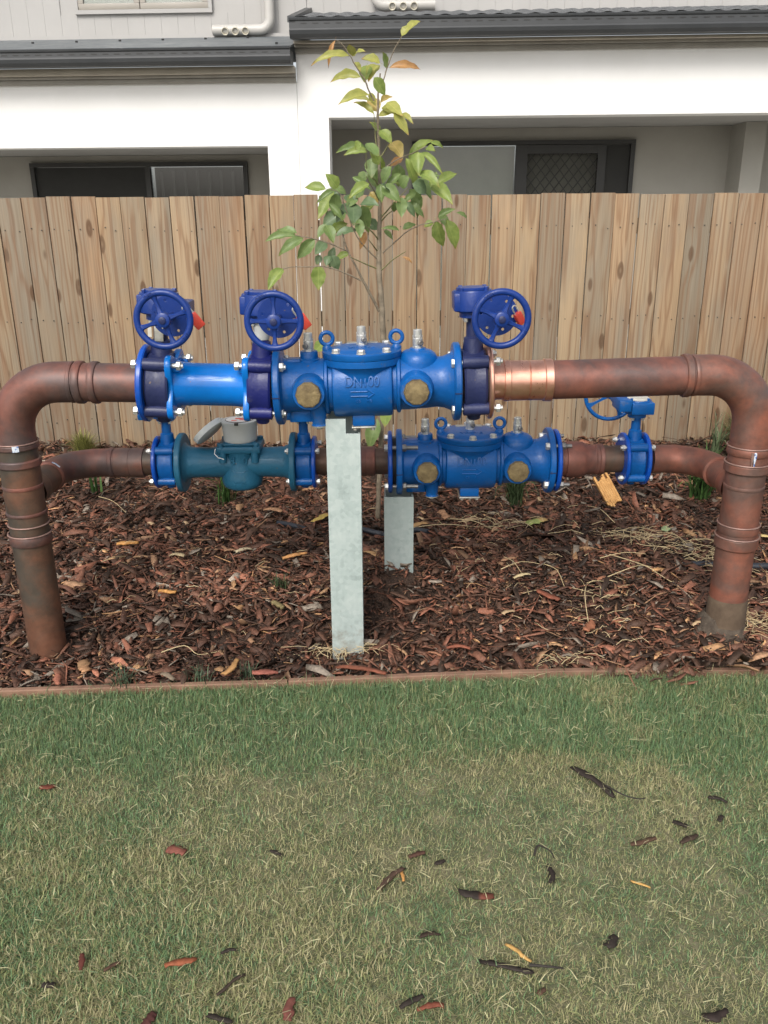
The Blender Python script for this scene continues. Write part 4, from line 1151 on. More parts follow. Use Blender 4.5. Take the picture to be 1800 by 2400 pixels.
def valve(label, x, y, z, tilt, back, scale, mb_, mg, flanges, wheel_rot, Rw=0.0615, wz=0.188, wx=0.055, group=None, marks=True, plate=True, bolts=(0.030, 0.001), face_bits=False, wheel_y=-0.19, half=0.029):
    t = root('butterfly_valve', label, 'valve', (x, y, z), (0, tilt, math.pi if back else 0), group, scale)
    H = half
    b = MB()
    b.lathe([(-H, 0.062), (-H, 0.080), (-H+0.005, 0.083), (-0.004, 0.0795), (0.004, 0.0795), (H-0.005, 0.083), (H, 0.080), (H, 0.062)], (0, 0, 0), (1, 0, 0), 48)
    b.build('body', mb_, t)
    for sy in (-1, 1):
        for sz in (-1, 1):
            l = MB()
            l.cyl((-H-0.004, sy*0.060, sz*0.059), (H+0.004, sy*0.060, sz*0.059), 0.0165, seg=20, b=0.002)
            l.build('lug', mb_, t)
            xl = -H-0.006-bolts[0]*0.5 if flanges[0] is None else -H-0.006-0.016
            xr = H+0.006+0.016
            bolt_pair(t, xl, xr, sy*0.060, sz*0.059, stud=bolts[1])
    n = MB()
    n.lathe([(0.068, 0.029), (0.098, 0.025), (0.112, 0.0235), (0.116, 0.018), (0.16, 0.0168), (0.166, 0.018)], (0, 0, 0), (0, 0, 1), 24)
    n.build('neck', mb_, t)
    b2 = MB(); b2.lathe([(0.075, 0.02), (0.096, 0.017), (0.1, 0.014)], (0, 0, 0), (0, 0, -1), 20)
    b2.build('lower_boss', mb_, t)
    # gear housing
    g = MB()
    g.lathe([(0.164, 0.034), (0.176, 0.034), (0.179, 0.046), (0.182, 0.049), (0.226, 0.049), (0.230, 0.047)], (0, 0, 0), (0, 0, 1), 36)
    g.box(-0.049, 0.034, -0.034, 0.052, 0.181, 0.2255, 0.004)
    gh = g.build('gear_housing', mg, t)
    wbx = MB()
    wbx.box(wx-0.023, wx+0.023, -0.062, 0.05, wz-0.021, wz+0.024, 0.005)
    wbx.cyl((wx, -0.060, wz), (wx, -0.104, wz), 0.019, seg=22, b=0.002)
    wbx.build('worm_box', mg, t)
    cp = MB(); cp.lathe([(0, 0.041), (0.005, 0.041), (0.0065, 0.039)], (0, 0, 0.2305), (0, 0, 1), 32)
    cp.build('cover_plate', mg if plate else M['white_plate'], t)
    for a in (0.7, 2.3, 3.9, 5.5):
        MB().hexa((0.042*math.cos(a), 0.042*math.sin(a), 0.230), (0, 0, 1), 0.0055, 0.009).build('cover_bolt', mg, gh, 20)
    for a in (0.8, 2.35, 3.93, 5.5):
        MB().hexa((0.027*math.cos(a), 0.027*math.sin(a), 0.1635), (0, 0, -1), 0.0055, 0.010).build('flange_bolt', M['steel'], gh, 20)
    # locking disc with holes, shaft, handwheel
    if plate:
        holes = [circle(0.038*math.cos(a), 0.038*math.sin(a), 0.0042, 12) for a in [R(52)+k*math.pi/3 for k in range(6)]]
        vs, fs = plate2d([circle(0, 0, 0.0495, 48)] + holes, 0.005, 0.0006)
        d = MB(); d.add([(wx+v[0], -0.104+v[2], wz+v[1]) for v in vs], fs)
        d.build('locking_disc', mg, t)
    MB().cyl((wx, -0.10, wz), (wx, wheel_y-0.006, wz), 0.0085, seg=16).build('shaft', mg, t)
    hw = handwheel(t, (wx, wheel_y, wz), Rw, wheel_rot, mg)
    if marks:
        for s_, a0 in (('OPEN', R(118)), ('SHUT', R(-38))):
            vs, fs = text_geo(s_, 0.011, 0.0008)
            mt = MB()
            vv = []
            for v in vs:
                a = a0 - v[0]/Rw
                r = Rw + v[1]
                vv.append((r*math.cos(a), -0.0076-v[2], r*math.sin(a)))
            mt.add(vv, fs)
            mt.build('raised_lettering', mg, hw, 0)
    for side, fl in ((-1, flanges[0]), (1, flanges[1])):
        if fl:
            m, w, r = fl
            xx = -H-0.003-w if side < 0 else H+0.003
            flange_disc(t, xx, w, r, m)
            MB().lathe([(0, 0.075), (0.003, 0.075)], (-H-0.003 if side < 0 else H, 0, 0), (1, 0, 0), 40).build('gasket', M['rubber'], t)
    return t

tilt_of = lambda dz, dx: -math.atan2(dz, dx)
v1 = valve('left handwheel valve above, dark body between copper pipe and bright blue spool', -0.569, UY, 0.7725, tilt_of(-0.004, 0.08), False, 1.0, M['navy_dark'], M['navy'], ((M['blue_royal'], 0.015, 0.099), None), R(22), group='handwheel valves on the upper run')
v2 = valve('middle handwheel valve above, violet navy body between spool and backflow preventer', -0.3125, UY, 0.7665, tilt_of(-0.003, 0.08), False, 1.0, M['navy_purple'], M['navy'], (None, None), R(2), group='handwheel valves on the upper run')
v3 = valve('right handwheel valve above, beside the shiny copper flange', 0.2335, UY, 0.7735, tilt_of(0.003, 0.08), False, 1.0, M['navy_dark'], M['navy'], (None, (M['copper_new'], 0.012, 0.098)), R(64), wz=0.179, wx=0.047, group='handwheel valves on the upper run')
# swing tags and clear wrap on the left valve necks
MB().box(-0.0265, -0.0170, -0.0235, -0.0225, 0.122, 0.152).build('paper_tag', M['white_plate'], v1)
MB().box(-0.010, 0.012, -0.0245, -0.0225, 0.112, 0.160, 0.0005).build('maker_plate', M['aluminium'], v1)
MB().lathe([(0.118, 0.0195), (0.13, 0.022), (0.14, 0.0195), (0.15, 0.0225), (0.160, 0.020)], (0, 0, 0), (0, 0, 1), 14, caps=False).build('plastic_wrap', M['lens_grey'], v2, 60)

# bright copper fittings between right valve and long pipe
fit = root('copper_fitting', 'bright new copper fitting sleeve between right valve and long pipe', 'pipe fitting', (0.276, UY, 0.774), (0, tilt_of(0.001, 0.15), 0))
MB().lathe([(0, 0.0485), (0.05, 0.0485)], (0, 0, 0), (1, 0, 0), 36, caps=False).build('stub', M['copper_new'], fit)
MB().lathe([(0.033, 0.048), (0.034, 0.0525), (0.048, 0.053), (0.050, 0.0515), (0.096, 0.0515), (0.098, 0.0500), (0.0985, 0.0500), (0.1, 0.0515), (0.136, 0.0515), (0.138, 0.0545), (0.156, 0.0548), (0.158, 0.0535), (0.158, 0.049)], (0, 0, 0), (1, 0, 0), 40, caps=False).build('sleeve', M['copper_new'], fit)

# bright blue spool
sp = root('pipe_spool', 'glossy bright blue flanged spool between the two left handwheel valves', 'pipe spool', (-0.438, UY, 0.7695), (0, tilt_of(-0.006, 0.2), 0))
MB().lathe([(-0.092, 0.061), (-0.086, 0.060), (-0.080, 0.0565), (-0.05, 0.0545), (0.05, 0.0545), (0.080, 0.0565), (0.086, 0.060), (0.092, 0.061)], (0, 0, 0), (1, 0, 0), 48).build('body', M['blue_bright'], sp)
def lobed(n=96, r0_=0.062, r1=0.088):
    pts = []
    for i in range(n):
        a = 2*math.pi*i/n
        k = max(0.0, math.cos(2*(a-math.pi/4)*2/2*1.0)) if False else (0.5+0.5*math.cos(4*(a-math.pi/4)))
        pts.append(((r0_ + (r1-r0_+0.013)*k**1.3)*math.cos(a), (r0_ + (r1-r0_+0.013)*k**1.3)*math.sin(a)))
    return pts
vs, fs = plate2d([lobed()], 0.016, 0.003)
for xx in (-0.0985, 0.0935):
    f = MB(); f.add([(xx+v[2], v[0], v[1]) for v in vs], fs)
    f.build('lobed_flange', M['blue_bright'], sp)
for sx in (-1, 1):
    for sy in (-1, 1):
        MB().box(sx*0.086-0.012, sx*0.086+0.012, sy*0.050-0.006, sy*0.050+0.006, 0.040, 0.056, 0.003).build('web', M['blue_bright'], sp)

# ---------------------------------------------------------------- backflow preventers
def sliced(vs, fs, ys, axis=1):
    bm = bmesh.new()
    bv = [bm.verts.new(v) for v in vs]
    for f in fs:
        try: bm.faces.new([bv[i] for i in f])
        except ValueError: pass
    n = Vector((0, 1, 0)) if axis == 1 else Vector((1, 0, 0))
    for y in ys:
        bmesh.ops.bisect_plane(bm, geom=list(bm.verts)+list(bm.edges)+list(bm.faces), plane_co=n*y, plane_no=n)
    bm.verts.index_update()
    a = [v.co.copy() for v in bm.verts]
    b = [tuple(v.index for v in f.verts) for f in bm.faces]
    bm.free()
    return a, b

def test_cock(parent, x, y, z, side):
    c = MB()
    c.hexa((0, 0, 0), (0, 0, 1), 0.0135, 0.008)
    c.lathe([(0.007, 0.0115), (0.010, 0.0128), (0.026, 0.0128), (0.028, 0.0112)], (0, 0, 0), (0, 0, 1), 20)
    c.hexa((0, 0, 0.028), (0, 0, 1), 0.0128, 0.007)
    c.lathe([(0.034, 0.0112), (0.047, 0.0112), (0.048, 0.0104), (0.048, 0.0075), (0.038, 0.0072)], (0, 0, 0), (0, 0, 1), 20)
    o = c.build('test_cock', M['steel'], parent, 32, (x, y, z))
    MB().lathe([(0, 0.0072), (0.005, 0.0072), (0.006, 0.006), (0.0065, 0.004), (0.005, 0.0035)], (side*0.006, -0.0115, 0.016), (side*0.35, -1, 0), 14).build('side_screw', M['steel_dark'], o)
    MB().cyl((0, 0, 0.036), (0, 0, 0.0395), 0.0073, seg=14).build('bore', M['rubber'], o)
    return o

def backflow(label, x, y, z, tilt, outer):
    t = root('backflow_preventer', label, 'backflow preventer', (x, y, z), (0, tilt, 0), 'cast blue backflow preventers')
    B_ = M['blue']
    body = MB()
    body.lathe([(-0.222, 0.082), (-0.214, 0.071), (-0.19, 0.0675), (-0.12, 0.068), (-0.108, 0.069), (0.082, 0.069), (0.10, 0.069), (0.15, 0.0665), (0.175, 0.064), (0.195, 0.066), (0.212, 0.073), (0.222, 0.084)], (0, 0, 0), (1, 0, 0), 56)
    bo = body.build('body', B_, t, 40)
    pot = MB()
    pot.lathe([(-0.0895, 0.068), (-0.0885, 0.0765), (-0.086, 0.0815), (-0.080, 0.0835), (0.055, 0.0835), (0.061, 0.0815), (0.0635, 0.0765), (0.0645, 0.068)], (0, 0, 0), (1, 0, 0), 64)
    pot.lathe([(0.0, 0.0815), (0.034, 0.0830), (0.044, 0.087), (0.052, 0.094), (0.058, 0.097)], (-0.0125, 0, 0), (0, 0, 1), 64)
    po = pot.build('valve_chamber', B_, t, 40)
    hump = MB()
    hump.lathe([(-0.05, 0.05), (0.055, 0.0515), (0.066, 0.050), (0.076, 0.044), (0.083, 0.034), (0.0855, 0.022), (0.089, 0.020), (0.089, 0.016)], (0.130, 0, 0), (0, 0, 1), 36)
    hump.build('relief_chamber', B_, t, 40)
    ls = MB()
    ls.lathe([(0.0, 0.030), (0.068, 0.029), (0.0705, 0.0235), (0.086, 0.0225), (0.088, 0.021)], (-0.148, 0, 0), (0, 0, 1), 28)
    ls.box(-0.205, -0.168, -0.022, 0.022, 0.03, 0.0705, 0.004)
    ls.build('inlet_boss', B_, t, 36)
    for xr in (-0.104, 0.079):
        MB().lathe([(0, 0.0715), (0.003, 0.0765), (0.009, 0.0765), (0.012, 0.0715)], (xr-0.006, 0, 0), (1, 0, 0), 48, caps=False).build('casting_rib', B_, t)
    # inspection ports facing the viewer
    for xp in (-0.146, 0.122):
        pm = MB()
        pm.lathe([(0.03, 0.047), (0.064, 0.0455), (0.078, 0.0425), (0.096, 0.0405), (0.099, 0.0385), (0.099, 0.033)], (xp, 0, -0.004), (0, -1, 0), 44)
        pm.build('port', B_, t)
        bp = MB()
        bp.lathe([(0.095, 0.0325), (0.108, 0.0325), (0.112, 0.0305), (0.113, 0.024)], (xp, 0, -0.004), (0, -1, 0), 10)
        bo_ = bp.build('brass_plug', M['brass'], t, 20)
        tk = MB()
        for i in range(22):
            a = 2*math.pi*i/22
            e = Vector((math.cos(a), 0, math.sin(a)))
            p = Vector((xp, -0.1128, -0.004))
            tk.cyl(p+e*0.0225, p+e*0.0285, 0.0006, seg=5)
        tk.build('stamped_ticks', M['brass'], bo_)
    # feet and drain plugs
    fm = MB(); fm.box(-0.042, 0.016, -0.035, 0.035, -0.104, -0.07, 0.004)
    fm.build('foot', B_, t)
    pl = MB()
    pl.box(-0.045, 0.019, -0.038, 0.038, -0.1095, -0.1045, 0.002)
    po_ = pl.build('foot_plate', M['aluminium'], t)
    for xx in (-0.036, 0.010):
        MB().hexa((xx, -0.030, -0.1095), (0, 0, -1), 0.006, 0.006).build('foot_bolt', M['aluminium'], po_, 20)
    dm = MB(); dm.lathe([(0.03, 0.024), (0.094, 0.0175), (0.098, 0.0205)], (-0.128, -0.032, 0), (0, 0, -1), 24)
    dm.build('drain_boss', B_, t)
    dp = MB(); dp.lathe([(0.098, 0.0195), (0.102, 0.0195)], (-0.128, -0.032, 0), (0, 0, -1), 24); dp.hexa((-0.128, -0.032, -0.102), (0, 0, -1), 0.008, 0.007)
    dp.build('drain_plug', M['aluminium'], t)
    sk = MB(); sk.box(-0.206, -0.145, -0.018, 0.018, -0.094, -0.05, 0.004)
    sk.build('side_lug', B_, t)
    # bonnet: two plates, domed cover, hex bolts, eye bolts
    MB().lathe([(0.054, 0.094), (0.056, 0.1), (0.0705, 0.1005), (0.0715, 0.0995)], (-0.0125, 0, 0), (0, 0, 1), 64).build('bonnet_ring', B_, t)
    cv = MB()
    cv.lathe([(0.0725, 0.1), (0.074, 0.1012), (0.087, 0.1012), (0.0898, 0.0985), (0.0905, 0.086), (0.0945, 0.080), (0.0985, 0.05), (0.1, 0.02), (0.1005, 0.002)], (-0.0125, 0, 0), (0, 0, 1), 64)
    cover = cv.build('bonnet_cover', B_, t, 40)
    for k in range(8):
        a = math.pi/8*2*k - math.pi/2
        if k in (2, 6):   # eye bolts left and right stand here
            continue
        bb = MB(); px, py = -0.0125+0.0885*math.cos(a), 0.0885*math.sin(a)
        bb.lathe([(0, 0.0122), (0.0015, 0.0122)], (px, py, 0.090), (0, 0, 1), 18); bb.hexa((px, py, 0.0914), (0, 0, 1), 0.0102, 0.009)
        bb.build('cover_bolt', M['steel'], t, 20)
    for sx in (-1, 1):
        e = MB()
        px = -0.0125 + sx*0.0885
        e.lathe([(0, 0.0125), (0.006, 0.0125), (0.012, 0.008)], (px, 0, 0.0895), (0, 0, 1), 18)
        e.torus((px, 0, 0.118), (0.10*sx, 1, 0), 0.0155, 0.0052, 32, 12)
        e.build('eye_bolt', B_, t, 40)
    # raised writing: cover plates and front
    def on_barrel(vs, zc, xc=-0.0125, rad=0.0835):
        out = []
        for v in vs:
            a = (v[1]+zc)/rad
            r = rad + v[2]
            out.append((v[0]+xc, -math.cos(a)*r, math.sin(a)*r))
        return out
    vs, fs = text_geo('DN100', 0.036, 0.0032, 0.0007)
    vs, fs = sliced(vs, fs, np.linspace(-0.013, 0.013, 9))
    MB().add(on_barrel([(v[0]*0.80, v[1], v[2]) for v in vs], 0.020), fs).build('raised_lettering', B_, t, 25)
    aw = []
    path = [(-0.029, -0.0165), (0.013, -0.0165), (0.013, -0.0115), (0.029, -0.0225), (0.013, -0.0335), (0.013, -0.0285), (-0.029, -0.0285)]
    ar = MB()
    for i in range(len(path)):
        if i == len(path)-1: continue
        (xa, ya), (xb, yb) = path[i], path[i+1]
        ar.tube(on_barrel([(xa+(xb-xa)*q, ya+(yb-ya)*q, 0.0006) for q in np.linspace(0, 1, 5)], 0.013), 0.0016, 6)
    ar.build('raised_arrow', B_, t)
    for s_, xo in (('CE', -0.012), ('ME', 0.016)):
        vs, fs = text_geo(s_, 0.0105, 0.0011, 0.0002)
        MB().add(on_barrel([(v[0]+xo, v[1], v[2]) for v in vs], -0.0295), fs).build('raised_lettering', B_, t, 25)
    vs, fs = plate2d([[(-0.04, -0.010), (0.04, -0.010), (0.04, 0.010), (-0.04, 0.010)]], 0.0016)
    MB().add([(v[0]-0.0125, v[1]+0.046, v[2]+0.0992) for v in vs], fs).build('maker_plate', M['aluminium'], t)
    vs, fs = text_geo('VALVE', 0.019, 0.0009)
    MB().add([(v[0]*1.25-0.0125, v[1]-0.040, v[2]+0.0990+0.0007*(v[1])/0.02) for v in vs], fs).build('raised_lettering', B_, t, 25)
    test_cock(t, -0.148, -0.002, 0.086, -1)
    test_cock(t, -0.0125, 0.0, 0.0985, 1)
    test_cock(t, 0.130, -0.002, 0.087, 1)
    # end flanges
    flange_disc(t, -0.2365, 0.018, 0.1, B_, True)
    flange_disc(t, 0.2185, 0.018, 0.1, B_, True)
    if outer:
        for sd in (-1, 1):
            xx = -0.2365-0.012-0.013 if sd < 0 else 0.2365+0.006
            flange_disc(t, xx, 0.013, 0.095, M['blue_royal'])
            MB().lathe([(0, 0.072), (0.012, 0.072)], (-0.2485 if sd < 0 else 0.2365, 0, 0), (1, 0, 0), 40).build('gasket', M['rubber'], t)
            for sy in (-1, 1):
                for sz in (-1, 1):
                    b = MB()
                    y_, z_ = sy*0.060, sz*0.060
                    th_ = MB()
                    if sd < 0:
                        b.hexa((xx, y_, z_), (-1, 0, 0), 0.0112, 0.011); th_.hexa((-0.2185, y_, z_), (1, 0, 0), 0.0112, 0.012); th_.cyl((xx, y_, z_), (-0.172, y_, z_), 0.0062, seg=10)
                    else:
                        b.hexa((0.2185, y_, z_), (-1, 0, 0), 0.0112, 0.011); th_.hexa((xx+0.013, y_, z_), (1, 0, 0), 0.0112, 0.012); th_.cyl((0.2185, y_, z_), (xx+0.042, y_, z_), 0.0062, seg=10)
                    sb = b.build('stud_bolt', M['steel'], t, 20)
                    th_.build('nut', M['steel_dark'], sb, 20)
    return t
backflow('large cast blue backflow preventer on the upper run, with lifting eyes and brass plugs', -0.0395, UY, 0.7690, tilt_of(0.009, 0.47), False)
backflow('cast blue backflow preventer on the lower run, between short post and right riser', 0.2745, LY, 0.4655, tilt_of(0.002, 0.47), True)

# ---------------------------------------------------------------- lower run
F80 = (M['blue_royal'], 0.014, 0.1)
valve('lower left blue valve, under the dark valve and beside the teal meter', -0.655, LY, 0.469, 0, True, 0.80, M['blue'], M['blue'], (None, F80), R(20), Rw=0.060, wz=0.195, wx=0.068, group='blue valves on the lower run', marks=False, plate=False, bolts=(0.03, 0.001), wheel_y=-0.16)
valve('lower middle blue valve, half hidden between teal meter and tall grey post', -0.2415, LY, 0.466, 0, True, 0.80, M['blue'], M['blue'], (F80, None), R(20), Rw=0.060, wz=0.195, wx=0.06, group='blue valves on the lower run', marks=False, plate=False, bolts=(0.03, 0.001), wheel_y=-0.16)
valve('lower right blue valve under the long copper pipe, its handwheel turned to the fence', 0.7615, LY, 0.4695, 0, True, 0.80, M['blue'], M['blue'], (F80, F80), R(62), Rw=0.098, wz=0.212, wx=0.058, group='blue valves on the lower run', marks=False, plate=False, bolts=(0.03, 0.001), wheel_y=-0.17)

# teal water meter
mt = root('water_meter', 'teal bulk water meter with grey register and its lid hanging open', 'water meter', (-0.444, LY, 0.467))
T_ = M['teal']
MB().lathe([(-0.165, 0.068), (-0.155, 0.054), (-0.14, 0.0475), (-0.09, 0.0455), (-0.05, 0.047), (0.05, 0.047), (0.09, 0.0455), (0.14, 0.0475), (0.155, 0.054), (0.165, 0.068)], (0, 0, 0), (1, 0, 0), 48).build('body', T_, mt, 40)
MX = 0.010
pot = MB(); pot.lathe([(-0.080, 0.03), (-0.078, 0.047), (-0.070, 0.058), (-0.055, 0.0625), (-0.035, 0.061), (0.0, 0.053), (0.035, 0.050), (0.045, 0.054)], (MX, 0, 0), (0, 0, 1), 48)
po = pot.build('measuring_chamber', T_, mt, 45)
hd = MB(); hd.box(MX-0.066, MX+0.066, -0.055, 0.055, 0.040, 0.062, 0.006); hd.box(MX-0.05, MX+0.05, -0.048, 0.048, 0.0625, 0.070, 0.004)
for sx in (-1, 1):
    hd.lathe([(0, 0.012), (0.05, 0.011)], (MX+sx*0.048, -0.044, 0.012), (0, 0, 1), 16)
head = hd.build('head_plate', T_, mt)
for sx in (-1, 1):
    for sy in (-1, 1):
        MB().hexa((MX+sx*0.053, sy*0.042, 0.062), (0, 0, 1), 0.0105, 0.009).build('head_bolt', M['teal'], mt, 20)
rg = MB(); rg.lathe([(0.070, 0.048), (0.074, 0.050), (0.080, 0.0495), (0.122, 0.0525), (0.126, 0.054), (0.132, 0.054), (0.133, 0.050), (0.133, 0.040), (0.128, 0.039)], (MX, 0, 0), (0, 0, 1), 44, caps=False)
reg = rg.build('register', M['lens_grey'], mt)
MB().lathe([(0, 0.0402), (0.0006, 0.040)], (MX, 0, 0.1334), (0, 0, 1), 36).build('dial', M['dial'], reg)
MB().torus((MX, 0, 0.1335), (0, 0, 1), 0.0406, 0.0010, 40, 8).build('bezel', M['frame_dark'], reg)
dg = MB(); dg.box(MX-0.012, MX+0.012, 0.002, 0.014, 0.1340, 0.1346); dg.box(MX+0.003, MX+0.022, -0.012, -0.003, 0.1340, 0.1346); dg.box(MX-0.02, MX-0.004, -0.022, -0.014, 0.1340, 0.1346)
dg.build('red_counters', M['red'], reg)
MB().box(MX-0.006, MX+0.006, -0.056, -0.047, 0.127, 0.1345, 0.001).build('catch', M['frame_dark'], reg)
MB().box(MX-0.012, MX+0.000, 0.042, 0.052, 0.131, 0.139, 0.001).build('catch', M['frame_dark'], reg)
# lid swung open to the left
ld = MB()
ld.lathe([(0, 0.047), (0.002, 0.0505), (0.018, 0.0515), (0.018, 0.0480), (0.004, 0.0465)], (0, 0, 0), (0, 0, 1), 40)
lid = ld.build('lid', M['lid_grey'], reg, 35)
lid.matrix_local = Matrix.Translation((MX-0.092, -0.006, 0.098)) @ Matrix.Rotation(R(-43), 4, 'Y') @ Matrix.Rotation(R(-14), 4, 'X') @ Matrix.Translation((0, 0, -0.008))
tb = MB(); tb.torus((-0.057, 0, 0.008), (0, 1, 0), 0.0075, 0.0022, 18, 6); tb.box(-0.056, -0.047, -0.010, 0.010, 0.002, 0.006)
o = tb.build('lid_tab', M['lens_grey'], reg, 35); o.matrix_local = lid.matrix_local.copy()
MB().cyl((MX-0.054, -0.012, 0.131), (MX-0.054, 0.012, 0.131), 0.005, seg=12).build('hinge', M['lens_grey'], reg)
MB().tube([(MX-0.066, -0.058, 0.058), (MX-0.068, -0.066, 0.045), (MX-0.058, -0.068, 0.034), (MX-0.040, -0.068, 0.028)], 0.0014, 6).build('seal_wire', M['dial'], mt)
for ch, xo in (('8', -0.019), ('0', 0.019)):
    vs, fs = text_geo(ch, 0.034, 0.0016, 0.0005)
    vs, fs = sliced(vs, fs, np.linspace(-0.010, 0.010, 7), 0)
    w = wrap_on_cyl([(v[0]+xo, v[1], v[2]) for v in vs], 0.0535, 0.016)
    MB().add([(p[0]+MX, p[1], p[2]) for p in w], fs).build('raised_lettering', T_, mt, 25)
pts = wrap_on_cyl([(q, -0.012-(0.006 if abs(q) < 0.016 else 0), 0) for q in np.linspace(-0.026, 0.026, 9)], 0.056, 0.0)
MB().tube([(p[0]+MX, p[1], p[2]) for p in pts], 0.0016, 6).build('raised_arrow', T_, mt)
kn = MB()
for i in range(8):
    a = (i-3.5)*0.075
    kn.cyl((MX+math.sin(a)*0.0625, -math.cos(a)*0.0625, -0.046), (MX+math.sin(a+0.05)*0.0625, -math.cos(a+0.05)*0.0625, -0.055), 0.0013, seg=5)
kn.build('raised_marks', T_, mt)
for xx in (-0.179, 0.161):
    flange_disc(mt, xx, 0.018, 0.0905, T_)

# copper stub behind the tall post and reducers right of the lower preventer
st = root('copper_stub', 'short copper pipe showing behind the tall grey post', 'copper pipe', (-0.09, LY, 0.467))
MB().lathe([(-0.115, 0.0405), (0.105, 0.0405)], (0, 0, 0), (1, 0, 0), 28).build('pipe', M['copper_brown'], st)
MB().lathe([(0, 0.041), (0.002, 0.0455), (0.035, 0.0455), (0.037, 0.0445), (0.039, 0.0455), (0.063, 0.0455), (0.065, 0.041)], (0.0, 0, 0), (1, 0, 0), 28, caps=False).build('coupling', M['copper'], st)
rd = root('copper_reducer', 'stepped dull copper reducer under the long copper pipe', 'copper pipe', (0.535, LY, 0.468))
MB().lathe([(-0.012, 0.051), (0.018, 0.051), (0.019, 0.055), (0.030, 0.0555), (0.066, 0.055), (0.074, 0.052), (0.086, 0.046), (0.108, 0.045), (0.110, 0.0475), (0.118, 0.0475), (0.120, 0.0450), (0.124, 0.0475), (0.132, 0.0475), (0.134, 0.0425)], (0, 0, 0), (1, 0, 0), 36).build('reducer', M['copper'], rd)
MB().cyl((0.13, 0, 0), (0.195, 0, 0.001), 0.0415, seg=28).build('pipe', M['copper_brown'], rd)

# ---------------------------------------------------------------- grey support posts
def post(label, x, y, zb, ztop, w, d, notch=None, back_extra=0.0):
    t = root('support_post', label, 'post', (x, y, zb), (0, 0, 0))
    th = 0.005
    h = ztop-zb
    if notch:
        nx, nz = notch
        loop = [(-w/2, -0.12), (w/2, -0.12), (w/2, h-nz), (nx, h-nz), (nx, h), (-w/2, h)]
    else:
        loop = [(-w/2, -0.12), (w/2, -0.12), (w/2, h), (-w/2, h)]
    vs, fs = plate2d([loop], th, 0.0008)
    gm_ = M['galv'] if notch else M['galv_shaded']
    MB().add([(v[0], v[2], v[1]) for v in vs], fs).build('front_wall', gm_, t)
    hb = h + back_extra
    hr = h - (notch[1] if notch else 0)
    MB().box(-w/2, -w/2+th, th/2+0.0002, d, -0.12, h-0.001).build('side_wall', gm_, t)
    MB().box(w/2-th, w/2, th/2+0.0002, d, -0.12, hr-0.001).build('side_wall', gm_, t)
    MB().box(-w/2, w/2, d+0.0002, d+th, -0.12, hb).build('back_wall', gm_, t)
    return t
post('tall galvanised post with notched top holding up the upper run', -0.1045, 2.150, 0.0, 0.685, 0.087, 0.085, (0.0065, 0.039), 0.0)
post('short galvanised post in a mulch heap under the lower run', 0.0455, 2.462, 0.06, 0.366, 0.0885, 0.085, None, 0.012)

# ---------------------------------------------------------------- padlocks
def padlock(label, p, rot, sc_=1.0):
    t = root('padlock', label, 'padlock', p, rot, None, sc_)
    MB().box(-0.0105, 0.0105, -0.0075, 0.0075, -0.034, 0, 0.0022).build('body', M['red'], t)
    pts = [(-0.0065, 0, -0.002), (-0.0065, 0, 0.016)] + [(-0.0065*math.cos(q), 0, 0.016+0.0065*math.sin(q)) for q in np.linspace(0.3, math.pi-0.3, 7)] + [(0.0065, 0, 0.016), (0.0065, 0, -0.002)]
    MB().tube(pts, 0.0021, 10).build('shackle', M['steel'], t)
    return t
padlock('red padlock hanging off the left handwheel, wholly in view', (-0.4520, 2.05, 0.9635), (0, R(-38), R(20)), 1.12)
padlock('red padlock half hidden behind the middle handwheel', (-0.1985, 2.075, 0.957), (0, R(-34), R(20)), 1.05)
padlock('small red padlock seen through the spokes of the right handwheel', (0.318, 2.062, 0.960), (0, R(-34), R(30)), 0.9)

# ---------------------------------------------------------------- sapling
tree = root('sapling', 'young broad leaved sapling rising behind the large backflow preventer', 'tree', TRUNK[0])
tb_ = Vector(TRUNK[0])
n_ = len(TRUNK)
tp = [Vector(p)-tb_ for p in TRUNK]
rad = [0.0095, 0.0095, 0.0105, 0.0105, 0.0095, 0.009, 0.0075, 0.0065, 0.0058, 0.0045, 0.0038, 0.003, 0.0022][:n_]
def refine(pts, rad, k=5, jit=0.002, rnd_=random.Random(1)):
    P_, R_ = [], []
    for i in range(len(pts)-1):
        p0 = pts[max(i-1, 0)]; p1 = pts[i]; p2 = pts[i+1]; p3 = pts[min(i+2, len(pts)-1)]
        for j in range(k):
            t = j/k
            q = 0.5*((2*p1) + (p2-p0)*t + (2*p0-5*p1+4*p2-p3)*t*t + (3*p1-p0-3*p2+p3)*t**3)
            P_.append(q + Vector((rnd_.uniform(-jit, jit), rnd_.uniform(-jit, jit), 0)))
            R_.append((rad[i]*(1-t)+rad[i+1]*t)*rnd_.uniform(0.92, 1.1))
    P_.append(pts[-1]); R_.append(rad[-1])
    return P_, R_
pp, rr_ = refine(tp, rad, 6, 0.0012)
pp[0] = pp[0] - Vector((0, 0, 0.03))
MB().tube(pp, rr_, 12).build('trunk', M['bark'], tree, 60)
for b in BRANCHES:
    pts = [Vector(q)-tb_ for q in b]
    rd_ = [0.0027 - 0.0016*i/(len(pts)-1) for i in range(len(pts))]
    if b is BRANCHES[0]: rd_ = [0.0052 - 0.003*i/(len(pts)-1) for i in range(len(pts))]
    q, r_ = refine(pts, rd_, 4, 0.001)
    MB().tube(q, r_, 8).build('branch', M['twig'] if len(pts) < 5 else M['bark'], tree, 60)
